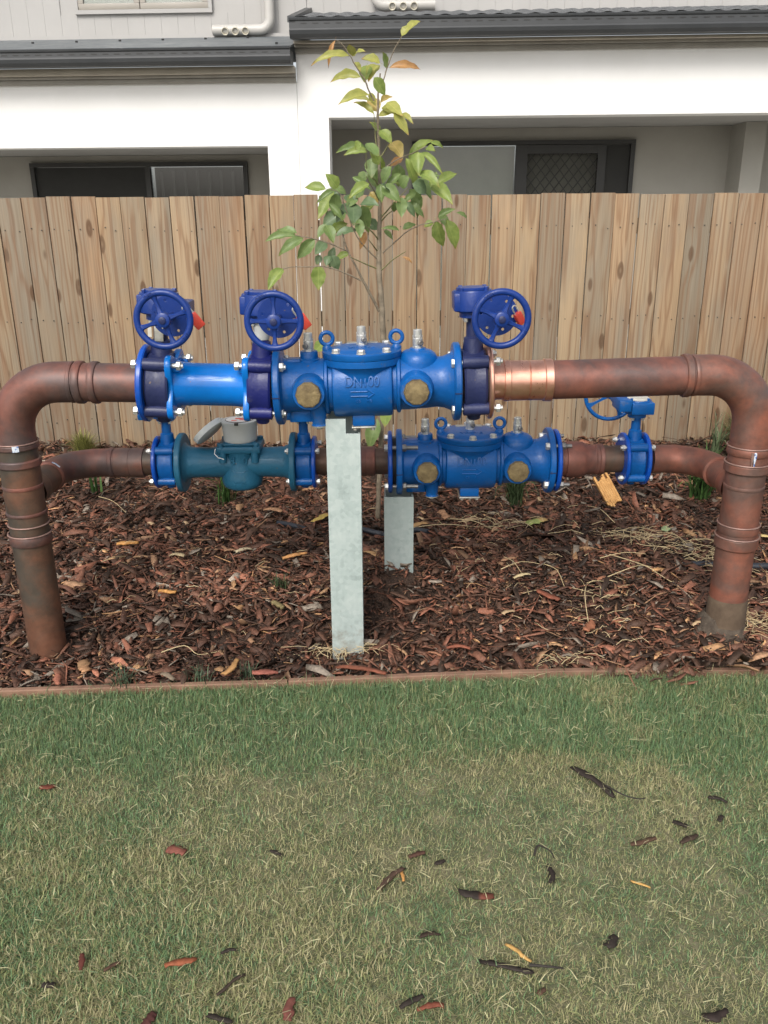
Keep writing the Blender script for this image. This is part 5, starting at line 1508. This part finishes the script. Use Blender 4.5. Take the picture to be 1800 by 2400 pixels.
def leaf_proto(droop, fold, wav, seed):
    """unit leaf along +X, half width up to 0.5 along Y"""
    r = random.Random(seed)
    N = 12
    vs, fs = [], []
    for i in range(N+1):
        t = i/N
        w = 0.5*(math.sin(math.pi*min(1, t**0.80))**0.9)*(1-0.22*t) + 0.008
        if i == N: w = 0.01
        z = droop*4*t*(1-t)*0.5
        e = 1 + wav*math.sin(t*23+seed)
        for k in (-1, -0.55, 0, 0.55, 1):
            ww = w*e if abs(k) == 1 else w
            vs.append((t, k*ww, z + fold*abs(k)*w + wav*0.4*abs(k)*math.sin(t*17+seed*2+k)))
    for i in range(N):
        for k in range(4):
            fs.append((i*5+k, i*5+k+1, (i+1)*5+k+1, (i+1)*5+k))
    vs += [(-0.14, -0.012, -0.01), (-0.14, 0.012, -0.01)]
    n = len(vs)
    fs.append((n-2, n-1, 3, 1))
    return vs, fs
protos = [leaf_proto(d, f, w, s) for d, f, w, s in ((0.10, 0.18, 0.03, 1), (0.24, 0.30, 0.04, 2), (0.36, 0.22, 0.05, 3), (0.18, 0.45, 0.05, 4), (-0.08, 0.22, 0.05, 5))]
leaf_me = {}
lr_ = random.Random(11)
LV = LEAVES.split(';')
for s in list(LV):                                  # leaves half hidden behind the ones in front
    q = s.split(',')
    if q[7] in 'gbl' and 1.02 < float(q[2]) < 1.42 and -0.22 < float(q[0]) < 0.24 and lr_.random() < 0.36:
        j = [lr_.uniform(-0.045, 0.045), lr_.uniform(0.01, 0.09), lr_.uniform(-0.05, 0.035)]
        bb = [float(q[i])+j[i] for i in range(3)]
        dl = lr_.uniform(0.045, 0.075); an = lr_.uniform(-2.6, -0.5)
        tt = [bb[0]+dl*math.cos(an), bb[1]-0.01, bb[2]+dl*math.sin(an)]
        LV.append(','.join('%.3f' % k for k in bb+tt) + ',%.4f,%s' % (lr_.uniform(0.022, 0.034), lr_.choice('gglb')))
for s in LV:
    q = s.split(',')
    b = Vector([float(k) for k in q[0:3]]); t = Vector([float(k) for k in q[3:6]]); w = float(q[6]); c = q[7]
    d = (t-b)*1.16
    L = d.length
    w *= 1.04
    horiz = abs(d.x)/max(L, 1e-4)
    if t.z > 1.44 and c in 'gb': c = 'l'
    elif t.z > 1.28 and c in 'gb': c = {'g': lr_.choice('gll'), 'b': 'g'}[c]
    pi_ = lr_.choice([1, 2, 3]) if horiz > 0.6 else lr_.choice([0, 1, 3, 4])
    key = (pi_, c)
    if key not in leaf_me:
        mb = MB(); mb.add(*protos[pi_])
        leaf_me[key] = mb.mesh('leaf', LEAF_M[c], 80)
    o = bpy.data.objects.new('leaf', leaf_me[key])
    COL.objects.link(o)
    o.parent = tree
    X = d.normalized()
    toc = Vector((-0.2*b.x, -1, 0.25)).normalized()
    nrm = toc*lr_.uniform(0.9, 1.2) + Vector((0, 0, 1))*lr_.uniform(0.2, 0.6) + Vector((lr_.uniform(-0.35, 0.35), 0, lr_.uniform(-0.1, 0.2)))
    nrm = (nrm - X*nrm.dot(X)).normalized()
    Y = nrm.cross(X)
    Mx = Matrix(((X.x*L, Y.x*w, nrm.x*L*0.8, b.x-tb_.x), (X.y*L, Y.y*w, nrm.y*L*0.8, b.y-tb_.y), (X.z*L, Y.z*w, nrm.z*L*0.8, b.z-tb_.z), (0, 0, 0, 1)))
    o.matrix_local = Mx

# ---------------------------------------------------------------- strappy plants, weeds
def tuft_mesh(n, L, spread, w, c1, c2, seed, thin=False):
    r = random.Random(seed)
    V, F, C = [], [], []
    for _ in range(n):
        a = r.uniform(0, 2*math.pi); ln = L*r.uniform(0.55, 1.1); out = spread*r.uniform(0.15, 1.0)
        bx, by = r.gauss(0, 0.012), r.gauss(0, 0.012)
        col = np.array(c1)*(1-r.random()) + np.array(c2)*r.random()
        col = col*r.uniform(0.7, 1.2)
        N = 5
        base = len(V)
        dx, dy = math.cos(a), math.sin(a)
        ang = r.uniform(0.02, 0.35)*out; bend = r.uniform(0.5, 1.6)*out*(0.25 if w < 0.002 else 1)
        p = Vector((bx, by, -0.01))
        ph = r.uniform(-0.6, 0.6)
        for i in range(N+1):
            t = i/N
            ww = w*(1-t**2.2)*0.5 + 0.0004
            side = Vector((-dy*math.cos(ph), dx*math.cos(ph), math.sin(ph)*0.6))
            V.append(p - side*ww); V.append(p + side*ww)
            C.append(col*(0.85+0.3*t)); C.append(col*(0.85+0.3*t))
            th = ang + bend*t*t*1.6
            p = p + Vector((dx*math.sin(th), dy*math.sin(th), math.cos(th)))*(ln/N)
        for i in range(N):
            F.append((base+2*i, base+2*i+1, base+2*i+3, base+2*i+2))
    return np.array([tuple(v) for v in V]), np.array(F), np.array(C)
def plant(name, label, cat, x, y, args, group=None, z=None):
    V, F, C = tuft_mesh(*args)
    t = root(name, label, cat, (x, y, gz(x, y) if z is None else z), (0, 0, 0), group)
    o = build_arrays('foliage', V, F, C, M['blade'])
    o.parent = t
    return t
G1, G2 = (0.035, 0.085, 0.022), (0.085, 0.16, 0.045)
G3, G4 = (0.045, 0.075, 0.030), (0.10, 0.14, 0.065)
plant('strappy_plant', 'small upright green shoot under the left bypass pipe', 'plant', -1.205, 3.40, (13, 0.15, 0.35, 0.0085, G1, G2, 1))
plant('strappy_plant', 'green strappy tuft below the teal meter', 'plant', -0.640, 3.27, (48, 0.19, 1.25, 0.006, G1, G2, 2))
plant('strappy_plant', 'spreading dark green tuft below the lower backflow preventer', 'plant', 0.52, 3.22, (110, 0.23, 1.9, 0.0065, G3, G4, 3))
plant('strappy_plant', 'bushy green tuft in front of the right bypass bend', 'plant', 1.27, 3.25, (120, 0.25, 1.7, 0.0075, G1, G2, 4))
plant('strappy_plant', 'green tuft cut by the left picture edge behind the left riser', 'plant', -1.62, 3.25, (90, 0.24, 1.6, 0.0075, G1, G2, 5))
plant('strappy_plant', 'dark green tuft behind the right riser at the right edge', 'plant', 1.66, 3.15, (100, 0.25, 1.6, 0.008, G1, G2, 6))
plant('strappy_plant', 'loose green tuft against the fence behind the right elbow', 'plant', 1.60, 3.98, (40, 0.22, 1.5, 0.0065, (0.09, 0.12, 0.06), (0.15, 0.19, 0.10), 7))
plant('wispy_bush', 'wispy yellow green bush against the fence behind the left elbow', 'bush', -1.46, 4.02, (700, 0.13, 3.6, 0.0015, (0.17, 0.18, 0.05), (0.30, 0.29, 0.09), 8))
plant('wispy_bush', 'wispy dull green bush against the fence beside the right elbow', 'bush', 1.74, 4.04, (700, 0.22, 3.2, 0.0017, (0.10, 0.12, 0.045), (0.17, 0.18, 0.07), 9))
plant('grass_weed', 'small grass weed in the mulch left of the tall post', 'weed', -0.33, 2.47, (46, 0.075, 1.5, 0.0022, G3, (0.10, 0.15, 0.07), 10))
plant('grass_weed', 'grey green grass weed by the edging near the left riser', 'weed', -0.70, 1.985, (60, 0.075, 1.5, 0.0024, (0.05, 0.08, 0.045), (0.11, 0.15, 0.09), 11), z=0.0)
plant('grass_weed', 'sparse grass weed by the edging, between left riser and tall post', 'weed', -0.50, 2.01, (34, 0.065, 1.5, 0.0022, (0.05, 0.08, 0.045), (0.10, 0.14, 0.08), 12), z=0.0)
plant('grass_weed', 'thin grass weed by the edging just left of the tall post foot', 'weed', -0.375, 2.035, (30, 0.06, 1.4, 0.0022, (0.05, 0.08, 0.045), (0.10, 0.14, 0.08), 13), z=0.0)

# ---------------------------------------------------------------- irrigation hose
hz = MB(); hz.tube([(0.99+0.05*i, 2.60+0.012*math.sin(i*0.9), gz(1.2, 2.6)+0.016) for i in range(40)], 0.0115, 14)
tag(hz.build('irrigation_hose', M['hose']), 'black irrigation hose leaving the right riser over the mulch', 'hose')
hz = MB(); hz.tube([(-0.40+0.04*i, 3.02-0.06*abs(math.sin(i*0.5))-0.006*i, 0.078+0.008*math.sin(i)) for i in range(15)], 0.010, 14)
tag(hz.build('irrigation_hose', M['hose']), 'black irrigation hose half buried behind the grey posts', 'hose')

# ---------------------------------------------------------------- single pieces of bark, chips, leaves
def piece(name, label, cat, x, y, z, L, W, yaw, c, seed, thick=0.004, curl=0.1, c2=None, group=None, split=0.0, tiltx=0.0):
    r = random.Random(seed)
    N = 9
    V, F, C = [], [], []
    blunt = r.uniform(0.3, 0.75)
    wid = [blunt + (1-blunt)*math.sin(math.pi*min(1, 0.12+0.8*i/N)) for i in range(N+1)]
    skew = r.uniform(-0.12, 0.12)
    for i in range(N+1):
        t = i/N - 0.5
        wl = W*0.5*wid[i]*r.uniform(0.6, 1.25); wr = W*0.5*wid[i]*r.uniform(0.6, 1.25)
        zz = curl*L*(0.25-t*t)*2 + r.uniform(-0.1, 0.1)*thick
        off = split*L*math.sin(t*4)
        jx = r.uniform(-0.05, 0.05)*L; off += skew*L*math.sin(t*3.5+seed)
        for yy, dz in ((-wl, 0), (0, 0.30*W*abs(curl)*2+0.1*thick), (wr, 0)):
            for s in (0.5, -0.5):
                V.append((t*L + jx*(1 if yy else 0), yy+off, zz+dz+s*thick*r.uniform(0.7, 1.1)))
        cc = np.array(c if (c2 is None or i < N*0.6) else c2)
        for k in range(6):
            C.append(cc*r.uniform(0.78, 1.2))
    for i in range(N):
        a, b = i*6, (i+1)*6
        F += [(a, b, b+2, a+2), (a+2, b+2, b+4, a+4), (a+1, a+3, b+3, b+1), (a+3, a+5, b+5, b+3), (a, a+1, b+1, b), (a+4, b+4, b+5, a+5)]
    e = N*6
    F += [(0, 2, 3, 1), (2, 4, 5, 3), (e, e+1, e+3, e+2), (e+2, e+3, e+5, e+4)]
    o = build_arrays(name, np.array(V), np.array(F), np.array(C), M['litter'])
    o.location = (x, y, z)
    o.rotation_euler = (tiltx, r.uniform(-0.12, 0.12), R(yaw))
    return tag(o, label, cat, group)
ORA, TAN, PAL, RED, DRK, BRN, YEL, OLV, RBR = (0.56, 0.28, 0.09), (0.36, 0.21, 0.11), (0.46, 0.36, 0.21), (0.25, 0.085, 0.05), (0.035, 0.026, 0.021), (0.10, 0.055, 0.035), (0.50, 0.36, 0.10), (0.20, 0.16, 0.075), (0.30, 0.09, 0.055)
MUL = [
 ('wood_chip', 'bright orange split wood chip in the mulch, right of the left riser', 'wood chip', -0.906, 2.80, .072, .030, 10, ORA, None, .007, .03),
 ('wood_chip', 'orange wood chip below the first orange one, towards the left riser foot', 'wood chip', -0.675, 2.415, .062, .018, -12, ORA, None, .006, .03),
 ('dry_leaf', 'curled beige leaf on the mulch right of the bright orange chip', 'leaf', -0.709, 2.70, .060, .026, -20, PAL, None, .0012, .22),
 ('dry_leaf', 'long pale cream leaf on the mulch under the teal meter', 'leaf', -0.487, 2.74, .065, .022, 38, (0.55, 0.46, 0.30), None, .0012, .25),
 ('bark_chip', 'broad flat tan bark chip near the foot of the left riser', 'bark chip', -0.820, 2.055, .075, .030, -55, TAN, (0.42, 0.23, 0.12), .006, .04),
 ('wood_chip', 'olive stick chip lying on the mulch left of the tall post', 'wood chip', -0.326, 2.36, .060, .017, -52, OLV, None, .010, .0),
 ('wood_chip', 'long orange brown chip by the edging, halfway from left riser to tall post', 'wood chip', -0.418, 2.045, .075, .018, 62, (0.46, 0.25, 0.10), None, .006, .03),
 ('wood_chip', 'long orange chip on the mulch just left of the tall post', 'wood chip', -0.303, 2.67, .085, .020, 20, (0.50, 0.25, 0.095), None, .006, .05),
 ('dry_leaf', 'tan leaf standing on edge beneath the teal meter', 'leaf', -0.552, 3.10, .070, .024, 78, TAN, None, .0012, .2),
 ('dry_leaf', 'broad tan leaf on the mulch below the middle lower valve', 'leaf', -0.430, 3.12, .085, .034, -22, (0.36, 0.20, 0.11), None, .0012, .2),
 ('dry_leaf', 'long yellow leaf touching the left side of the tall post', 'leaf', -0.225, 3.02, .130, .036, 50, YEL, (0.40, 0.22, 0.09), .0012, .12),
 ('dry_leaf', 'curled tan leaf between the two grey posts', 'leaf', -0.045, 2.64, .085, .022, -62, (0.42, 0.25, 0.12), None, .0012, .2),
 ('dry_leaf', 'half green half yellow leaf in the mulch below the right valve', 'leaf', 0.567, 2.98, .085, .050, 25, (0.30, 0.34, 0.11), (0.48, 0.32, 0.13), .0012, .12),
 ('green_leaf', 'small pale green leaf among dry grass left of the right riser', 'leaf', 1.036, 2.93, .050, .032, 48, (0.33, 0.42, 0.22), None, .0012, .1),
 ('bark_chip', 'upright reddish bark chip left of the right riser foot', 'bark chip', 0.594, 2.225, .062, .024, 68, (0.32, 0.13, 0.07), None, .005, .06),
 ('bark_chip', 'long dark red bark sliver in the middle of the right mulch', 'bark chip', 0.505, 2.40, .085, .022, -48, RED, None, .005, .06),
 ('bark_curl', 'long reddish brown curl of bark at the foot of the tall post', 'bark strip', -0.065, 2.02, .150, .018, -24, (0.20, 0.07, 0.04), RED, .005, .10),
 ('bark_chip', 'reddish leaf shaped bark curl right of the tall post foot', 'bark chip', 0.204, 2.13, .070, .016, -18, RED, None, .004, .18),
 ('dry_leaf', 'pale yellow leaf at the right edge beyond the right riser', 'leaf', 1.345, 2.83, .070, .034, -5, (0.56, 0.42, 0.18), None, .0012, .15),
 ('wood_chip', 'small orange chip among straw left of the right riser foot', 'wood chip', 0.880, 2.50, .050, .022, -8, (0.50, 0.28, 0.12), None, .006, .05),
 ('bark_chip', 'pinkish bark chip near the left edge of the mulch by the edging', 'bark chip', -0.868, 1.985, .060, .018, -62, (0.36, 0.14, 0.09), None, .005, .1),
 ('bark_chip', 'broad pink red bark chip lying against the edging left of the tall post', 'bark chip', -0.322, 2.012, .070, .024, 10, (0.30, 0.105, 0.075), None, .005, .05),
 ('dry_leaf', 'grey brown curled leaf against the edging right of the left riser', 'leaf', -0.580, 1.995, .050, .018, -32, (0.22, 0.17, 0.12), None, .0012, .25),
 ('dry_leaf', 'broad tan leaf folded beside the short post', 'leaf', 0.135, 2.985, .085, .034, 12, (0.42, 0.25, 0.11), None, .0012, .15),
 ('dry_leaf', 'upright brown leaf above the straw right of the short post', 'leaf', 0.225, 3.03, .080, .030, -72, (0.33, 0.18, 0.10), None, .0012, .2),
 ('dry_leaf', 'pale tan leaf tip in the straw, second right of the short post', 'leaf', 0.325, 3.0, .075, .034, 40, (0.40, 0.28, 0.16), None, .0012, .2),
 ('dry_leaf', 'narrow cream leaf curled in the middle of the right mulch', 'leaf', 0.44, 2.50, .060, .018, 15, (0.55, 0.44, 0.25), None, .0012, .2),
]
for i, (nm, lb, ct, x, y, L, W, yaw, c, c2, th, cu) in enumerate(MUL):
    up_ = 0.35 if 'upright' in lb or 'standing' in lb else 0.0
    piece(nm, lb, ct, x, y, (gz(x, y) if y > 2.06 else 0.008)+0.016+(0.02 if up_ else 0), L, W, yaw, c, 100+i, th, cu, c2, None, 0.0, up_)
lf = random.Random(77)
k = 0
while k < 46:
    x, y = lf.uniform(-0.95, 1.1), lf.uniform(2.08, 3.3)
    if abs(x+0.105) < 0.07 and y < 2.3: continue
    piece('dead_leaf', 'small dead tan leaf flake lying in the mulch, one of many alike', 'leaf', x, y, gz(x, y)+0.014, lf.uniform(0.030, 0.055), lf.uniform(0.010, 0.020), lf.uniform(0, 180),
          lf.choice([(0.40, 0.24, 0.13), (0.34, 0.19, 0.11), (0.44, 0.31, 0.18), (0.30, 0.14, 0.08)]), 700+k, 0.0012, lf.uniform(0.08, 0.25), None, 'dead leaf flakes in the mulch')
    k += 1
ck = MB()
rk = random.Random(8)
for i in range(7):                     # a split billet: fibres end at different lengths
    x0 = -0.030 + i*0.0085
    za, zb_ = -0.055-rk.uniform(0, 0.018), 0.050+rk.uniform(-0.006, 0.022)
    ck.box(x0, x0+0.0084, -0.010-rk.uniform(0, 0.003), 0.010, za, zb_, 0.0012)
o = ck.build('wood_chip', mottled('split_wood', [(0.3, (0.42, 0.21, 0.065)), (0.55, (0.56, 0.30, 0.10)), (0.75, (0.64, 0.38, 0.15))], 60, (0.7, 0.85), 0, 0.5, 150), None, 25, (0.895, 3.24, 0.125))
o.rotation_euler = (R(-38), R(-20), R(12))
tag(o, 'large orange splintered wood chunk leaning below the copper reducer', 'wood chip')
LAW = [
 ('dark forked bark strip at the top right of the lawn', 0.458, 1.575, .125, .020, -52, DRK, None),
 ('brown bark strip right of centre on the upper lawn', 0.515, 1.386, .058, .014, 8, BRN, None),
 ('short black bark piece on the upper right lawn', 0.605, 1.436, .030, .011, -40, DRK, None),
 ('dark crooked bark piece nearest the right edge of the upper lawn', 0.710, 1.512, .038, .011, -32, DRK, None),
 ('small dark bark lump below the crooked piece at upper right', 0.695, 1.453, .024, .011, 50, DRK, None),
 ('dark brown bark curl right of the brown strip', 0.609, 1.392, .048, .013, 28, (0.055, 0.035, 0.025), None),
 ('reddish brown bark curl at the centre of the upper lawn', 0.060, 1.354, .036, .012, 15, (0.085, 0.04, 0.028), None),
 ('long brown bark sliver lying beside a thin orange chip', 0.008, 1.290, .070, .013, 52, (0.085, 0.05, 0.035), None),
 ('thin orange chip beside the long brown sliver', 0.031, 1.297, .030, .007, 80, ORA, None),
 ('dark bark piece with a reddish end near the lawn centre', 0.165, 1.251, .066, .022, -3, DRK, (0.17, 0.055, 0.035)),
 ('dark upright bark flake with a thin curved twig above it', 0.312, 1.300, .048, .014, 80, (0.03, 0.022, 0.018), None),
 ('thin orange splinter on the middle right lawn', 0.477, 1.271, .036, .006, -32, (0.60, 0.36, 0.12), None),
 ('small dark bark lump left of the upright flake', 0.104, 1.332, .022, .010, 30, DRK, None),
 ('blackish bark chunk on the lower right lawn', 0.389, 1.140, .032, .018, 40, DRK, None),
 ('long orange splinter lying above a dark strip on the lower lawn', 0.224, 1.117, .055, .009, -36, (0.60, 0.36, 0.12), None),
 ('long black wavy bark strip on the lower lawn', 0.200, 1.088, .095, .013, -18, DRK, None),
 ('small dark curl with a thin tail on the lower centre lawn', 0.075, 1.155, .040, .009, 18, (0.045, 0.028, 0.02), None),
 ('black bark sliver near the bottom centre of the lawn', 0.039, 1.024, .048, .012, 38, DRK, None),
 ('reddish bark strip beside the black sliver near the bottom', 0.068, 1.013, .044, .010, -2, (0.20, 0.06, 0.035), None),
 ('dark ragged bark at the bottom right corner of the lawn', 0.517, 0.998, .045, .018, 12, (0.035, 0.024, 0.02), None),
 ('small brown bark lump near the bottom right of centre', 0.250, 1.041, .018, .009, 30, BRN, None),
 ('small rust red bark piece on the upper left lawn', -0.747, 1.570, .034, .017, 30, (0.17, 0.05, 0.03), None),
 ('rust red two lobed bark flake left of the lawn centre', -0.417, 1.369, .044, .026, -25, (0.20, 0.07, 0.05), None),
 ('small dark curled bark right of the rust red flake', -0.219, 1.361, .026, .009, -18, DRK, None),
 ('orange red bark strip on the lower left lawn', -0.349, 1.103, .056, .013, 18, (0.27, 0.085, 0.04), None),
 ('small black bark sliver above the lower left centre lawn', -0.272, 1.124, .026, .007, 14, DRK, None),
 ('dark red upright bark piece on the lower left lawn', -0.518, 1.105, .032, .010, -72, (0.12, 0.035, 0.025), None),
 ('thin dark stick low on the lawn left of centre', -0.256, 1.059, .056, .006, 34, (0.05, 0.035, 0.025), None),
 ('red brown rectangular bark flake near the bottom left of centre', -0.155, 1.012, .040, .019, 82, (0.17, 0.06, 0.045), None),
 ('dark red bark flake at the bottom edge, left part', -0.376, 0.996, .028, .017, 62, (0.085, 0.03, 0.025), None),
 ('small black bark lump at the far lower left', -0.557, 1.059, .022, .012, 0, DRK, None),
 ('thin brown bark sliver below the dark red upright piece', -0.463, 1.095, .030, .007, 38, BRN, None),
 ('curved dark bark at the bottom edge left of centre', -0.263, 0.995, .045, .010, -20, DRK, None),
]
for i, (lb, x, y, L, W, yaw, c, c2) in enumerate(LAW):
    piece('bark_piece', lb, 'bark piece', x, y, -0.001, L*0.98, W*0.98, yaw, c, 300+i, 0.0022, 0.06, c2, 'bark pieces scattered on the lawn')
def twig(label, pts, r, c_m, nm='twig', ct='twig', grp=None):
    q, rr2 = refine([Vector(p) for p in pts], [r*(1-0.5*i/(len(pts)-1)) for i in range(len(pts))], 4, 0.0004)
    return tag(MB().tube(q, rr2, 6).build(nm, c_m, None, 60), label, ct, grp)
M['dark_twig'] = mottled('dark_twig', [(0.3, (0.02, 0.016, 0.013)), (0.7, (0.035, 0.028, 0.022))], 40, (0.7, 0.8), 0, 0)
M['straw'] = mottled('straw_stalk', [(0.3, (0.42, 0.32, 0.17)), (0.7, (0.60, 0.48, 0.28))], 40, (0.6, 0.8), 0, 0)
twig('thin dark curved twig above the upright flake on the lawn', [(0.285, 1.325, 0.02), (0.295, 1.345, 0.026), (0.315, 1.335, 0.024), (0.322, 1.318, 0.02)], 0.0022, M['dark_twig'])
twig('thin dark forked twig under the dark bark strip', [(0.475, 1.535, 0.02), (0.50, 1.50, 0.024), (0.53, 1.49, 0.02), (0.55, 1.495, 0.018)], 0.002, M['dark_twig'])
twig('dark twig running on from the wavy bark strip', [(0.235, 1.075, 0.018), (0.265, 1.068, 0.022), (0.29, 1.07, 0.016)], 0.003, M['dark_twig'])

def sp(x, y, dz=0.02): return (x, y, gz(x, y)+dz)
ST = [
 ('long straw stalk lying right of the short post', [(0.10, 2.955), (0.22, 2.94), (0.36, 2.95), (0.50, 2.985)]),
 ('second straw stalk slanting over the first beside the short post', [(0.24, 3.03), (0.33, 2.97), (0.40, 2.93), (0.44, 2.94)]),
 ('upright straw stalk of the crossed pair in the right mulch', [(0.405, 2.66), (0.425, 2.58), (0.445, 2.50)]),
 ('level straw stalk of the crossed pair in the right mulch', [(0.38, 2.555), (0.45, 2.58), (0.525, 2.585)]),
 ('bent straw stalk dropping from the crossed pair', [(0.525, 2.585), (0.555, 2.52), (0.565, 2.44)]),
 ('long straw stalk slanting down to the right riser foot', [(0.76, 2.66), (0.83, 2.51), (0.87, 2.46), (0.93, 2.36)]),
 ('short straw stalk joining the long slanting one', [(0.70, 2.47), (0.79, 2.50), (0.85, 2.54), (0.925, 2.50)]),
 ('bent straw stalk arching left of the slanting one', [(0.60, 2.25), (0.615, 2.38), (0.65, 2.46), (0.72, 2.47)]),
 ('straw stalk rising towards the right valve', [(0.86, 2.98), (0.83, 3.08), (0.80, 3.16)]),
 ('thin straw stalk pointing to the right riser at mid height', [(1.09, 2.80), (1.15, 2.78), (1.21, 2.72), (1.24, 2.69)]),
 ('thin level straw stalk left of the straw heap', [(0.72, 2.63), (0.80, 2.64), (0.88, 2.655)]),
 ('thin pale stalk trailing from the small shoot under the left bypass', [(-1.17, 3.32), (-1.08, 3.22), (-0.99, 3.10)]),
 ('forked pale stalk right of the left riser', [(-0.94, 2.58), (-0.90, 2.61), (-0.87, 2.66)]),
 ('cream wavy stalk in the mulch before the tall post', [(-0.63, 2.13), (-0.57, 2.155), (-0.53, 2.14), (-0.49, 2.165), (-0.45, 2.145)]),
]
for lb, pts in ST:
    twig(lb, [sp(x, y, 0.018+0.012*math.sin(k*1.7)) for k, (x, y) in enumerate(pts)], 0.0016, M['straw'], 'straw_stalk', 'straw')
def straw_heap(label, x, y, n, sx, sy, L, seed):
    r = random.Random(seed)
    mb = MB()
    for _ in range(int(n*0.68)):
        px, py = x+r.gauss(0, sx), y+r.gauss(0, sy)
        if py < edge_y(px)+0.03: continue
        a = r.uniform(0, 2*math.pi); ln = L*r.uniform(0.4, 1.2)
        q = []
        cv = r.gauss(0, 0.45)
        dz = r.uniform(-0.002, 0.02)
        for i in range(4):
            t = i/3-0.5
            q.append((px+math.cos(a+t*cv)*ln*t, py+math.sin(a+t*cv)*ln*t, gz(px, py)+0.006+dz+0.012*(0.25-t*t)*4*r.random()))
        mb.tube(q, r.uniform(0.0005, 0.0011), 4)
    o = mb.build('straw', M['straw'], None, 80)
    o['kind'] = 'stuff'
    return tag(o, label)
straw_heap('dry straw heap left of the right riser', 1.10, 2.68, 130, 0.085, 0.07, 0.10, 1)
straw_heap('dry straw strands running from the heap towards the right valve', 0.90, 2.88, 80, 0.09, 0.05, 0.12, 2)
straw_heap('dry grass roots hanging round the right riser foot', 1.075, 2.20, 110, 0.045, 0.065, 0.08, 3)
straw_heap('dry straw scattered at the far right of the mulch', 1.22, 2.22, 60, 0.07, 0.07, 0.07, 4)
straw_heap('dry straw strands round the foot of the tall post', -0.125, 2.145, 60, 0.055, 0.016, 0.07, 5)
straw_heap('dry straw by the edging at right of centre', 0.50, 2.09, 45, 0.06, 0.02, 0.07, 6)
straw_heap('dry straw beside the lower mulch left of the right riser', 0.66, 2.33, 50, 0.05, 0.08, 0.06, 7)
straw_heap('dry straw right of the short post', 0.42, 2.98, 60, 0.08, 0.03, 0.08, 8)
straw_heap('dry straw thinly strewn over the right mulch', 0.6, 2.5, 60, 0.35, 0.25, 0.05, 9)
straw_heap('dry straw thinly strewn over the left mulch', -0.5, 2.5, 45, 0.35, 0.3, 0.05, 10)
# mulch kicked over the edging at the right
V5, F5, C5 = chips(260, (0.66, 1.25), (2.06, 2.08), 0.026, (0, 0.001), 9)
r5 = np.random.default_rng(5)
ctr = V5.reshape(-1, 12, 3)
sh = np.stack([r5.normal(0, 0.06, len(ctr)), -np.abs(r5.normal(0.0, 0.045, len(ctr))), -0.02*np.ones(len(ctr))+0.036], 1)
V5 = (ctr + sh[:, None]).reshape(-1, 3)
tag(build_arrays('spilled_mulch', V5, F5, C5, M['chip'], 'stuff'), 'dark mulch spilled over the edging at the right')
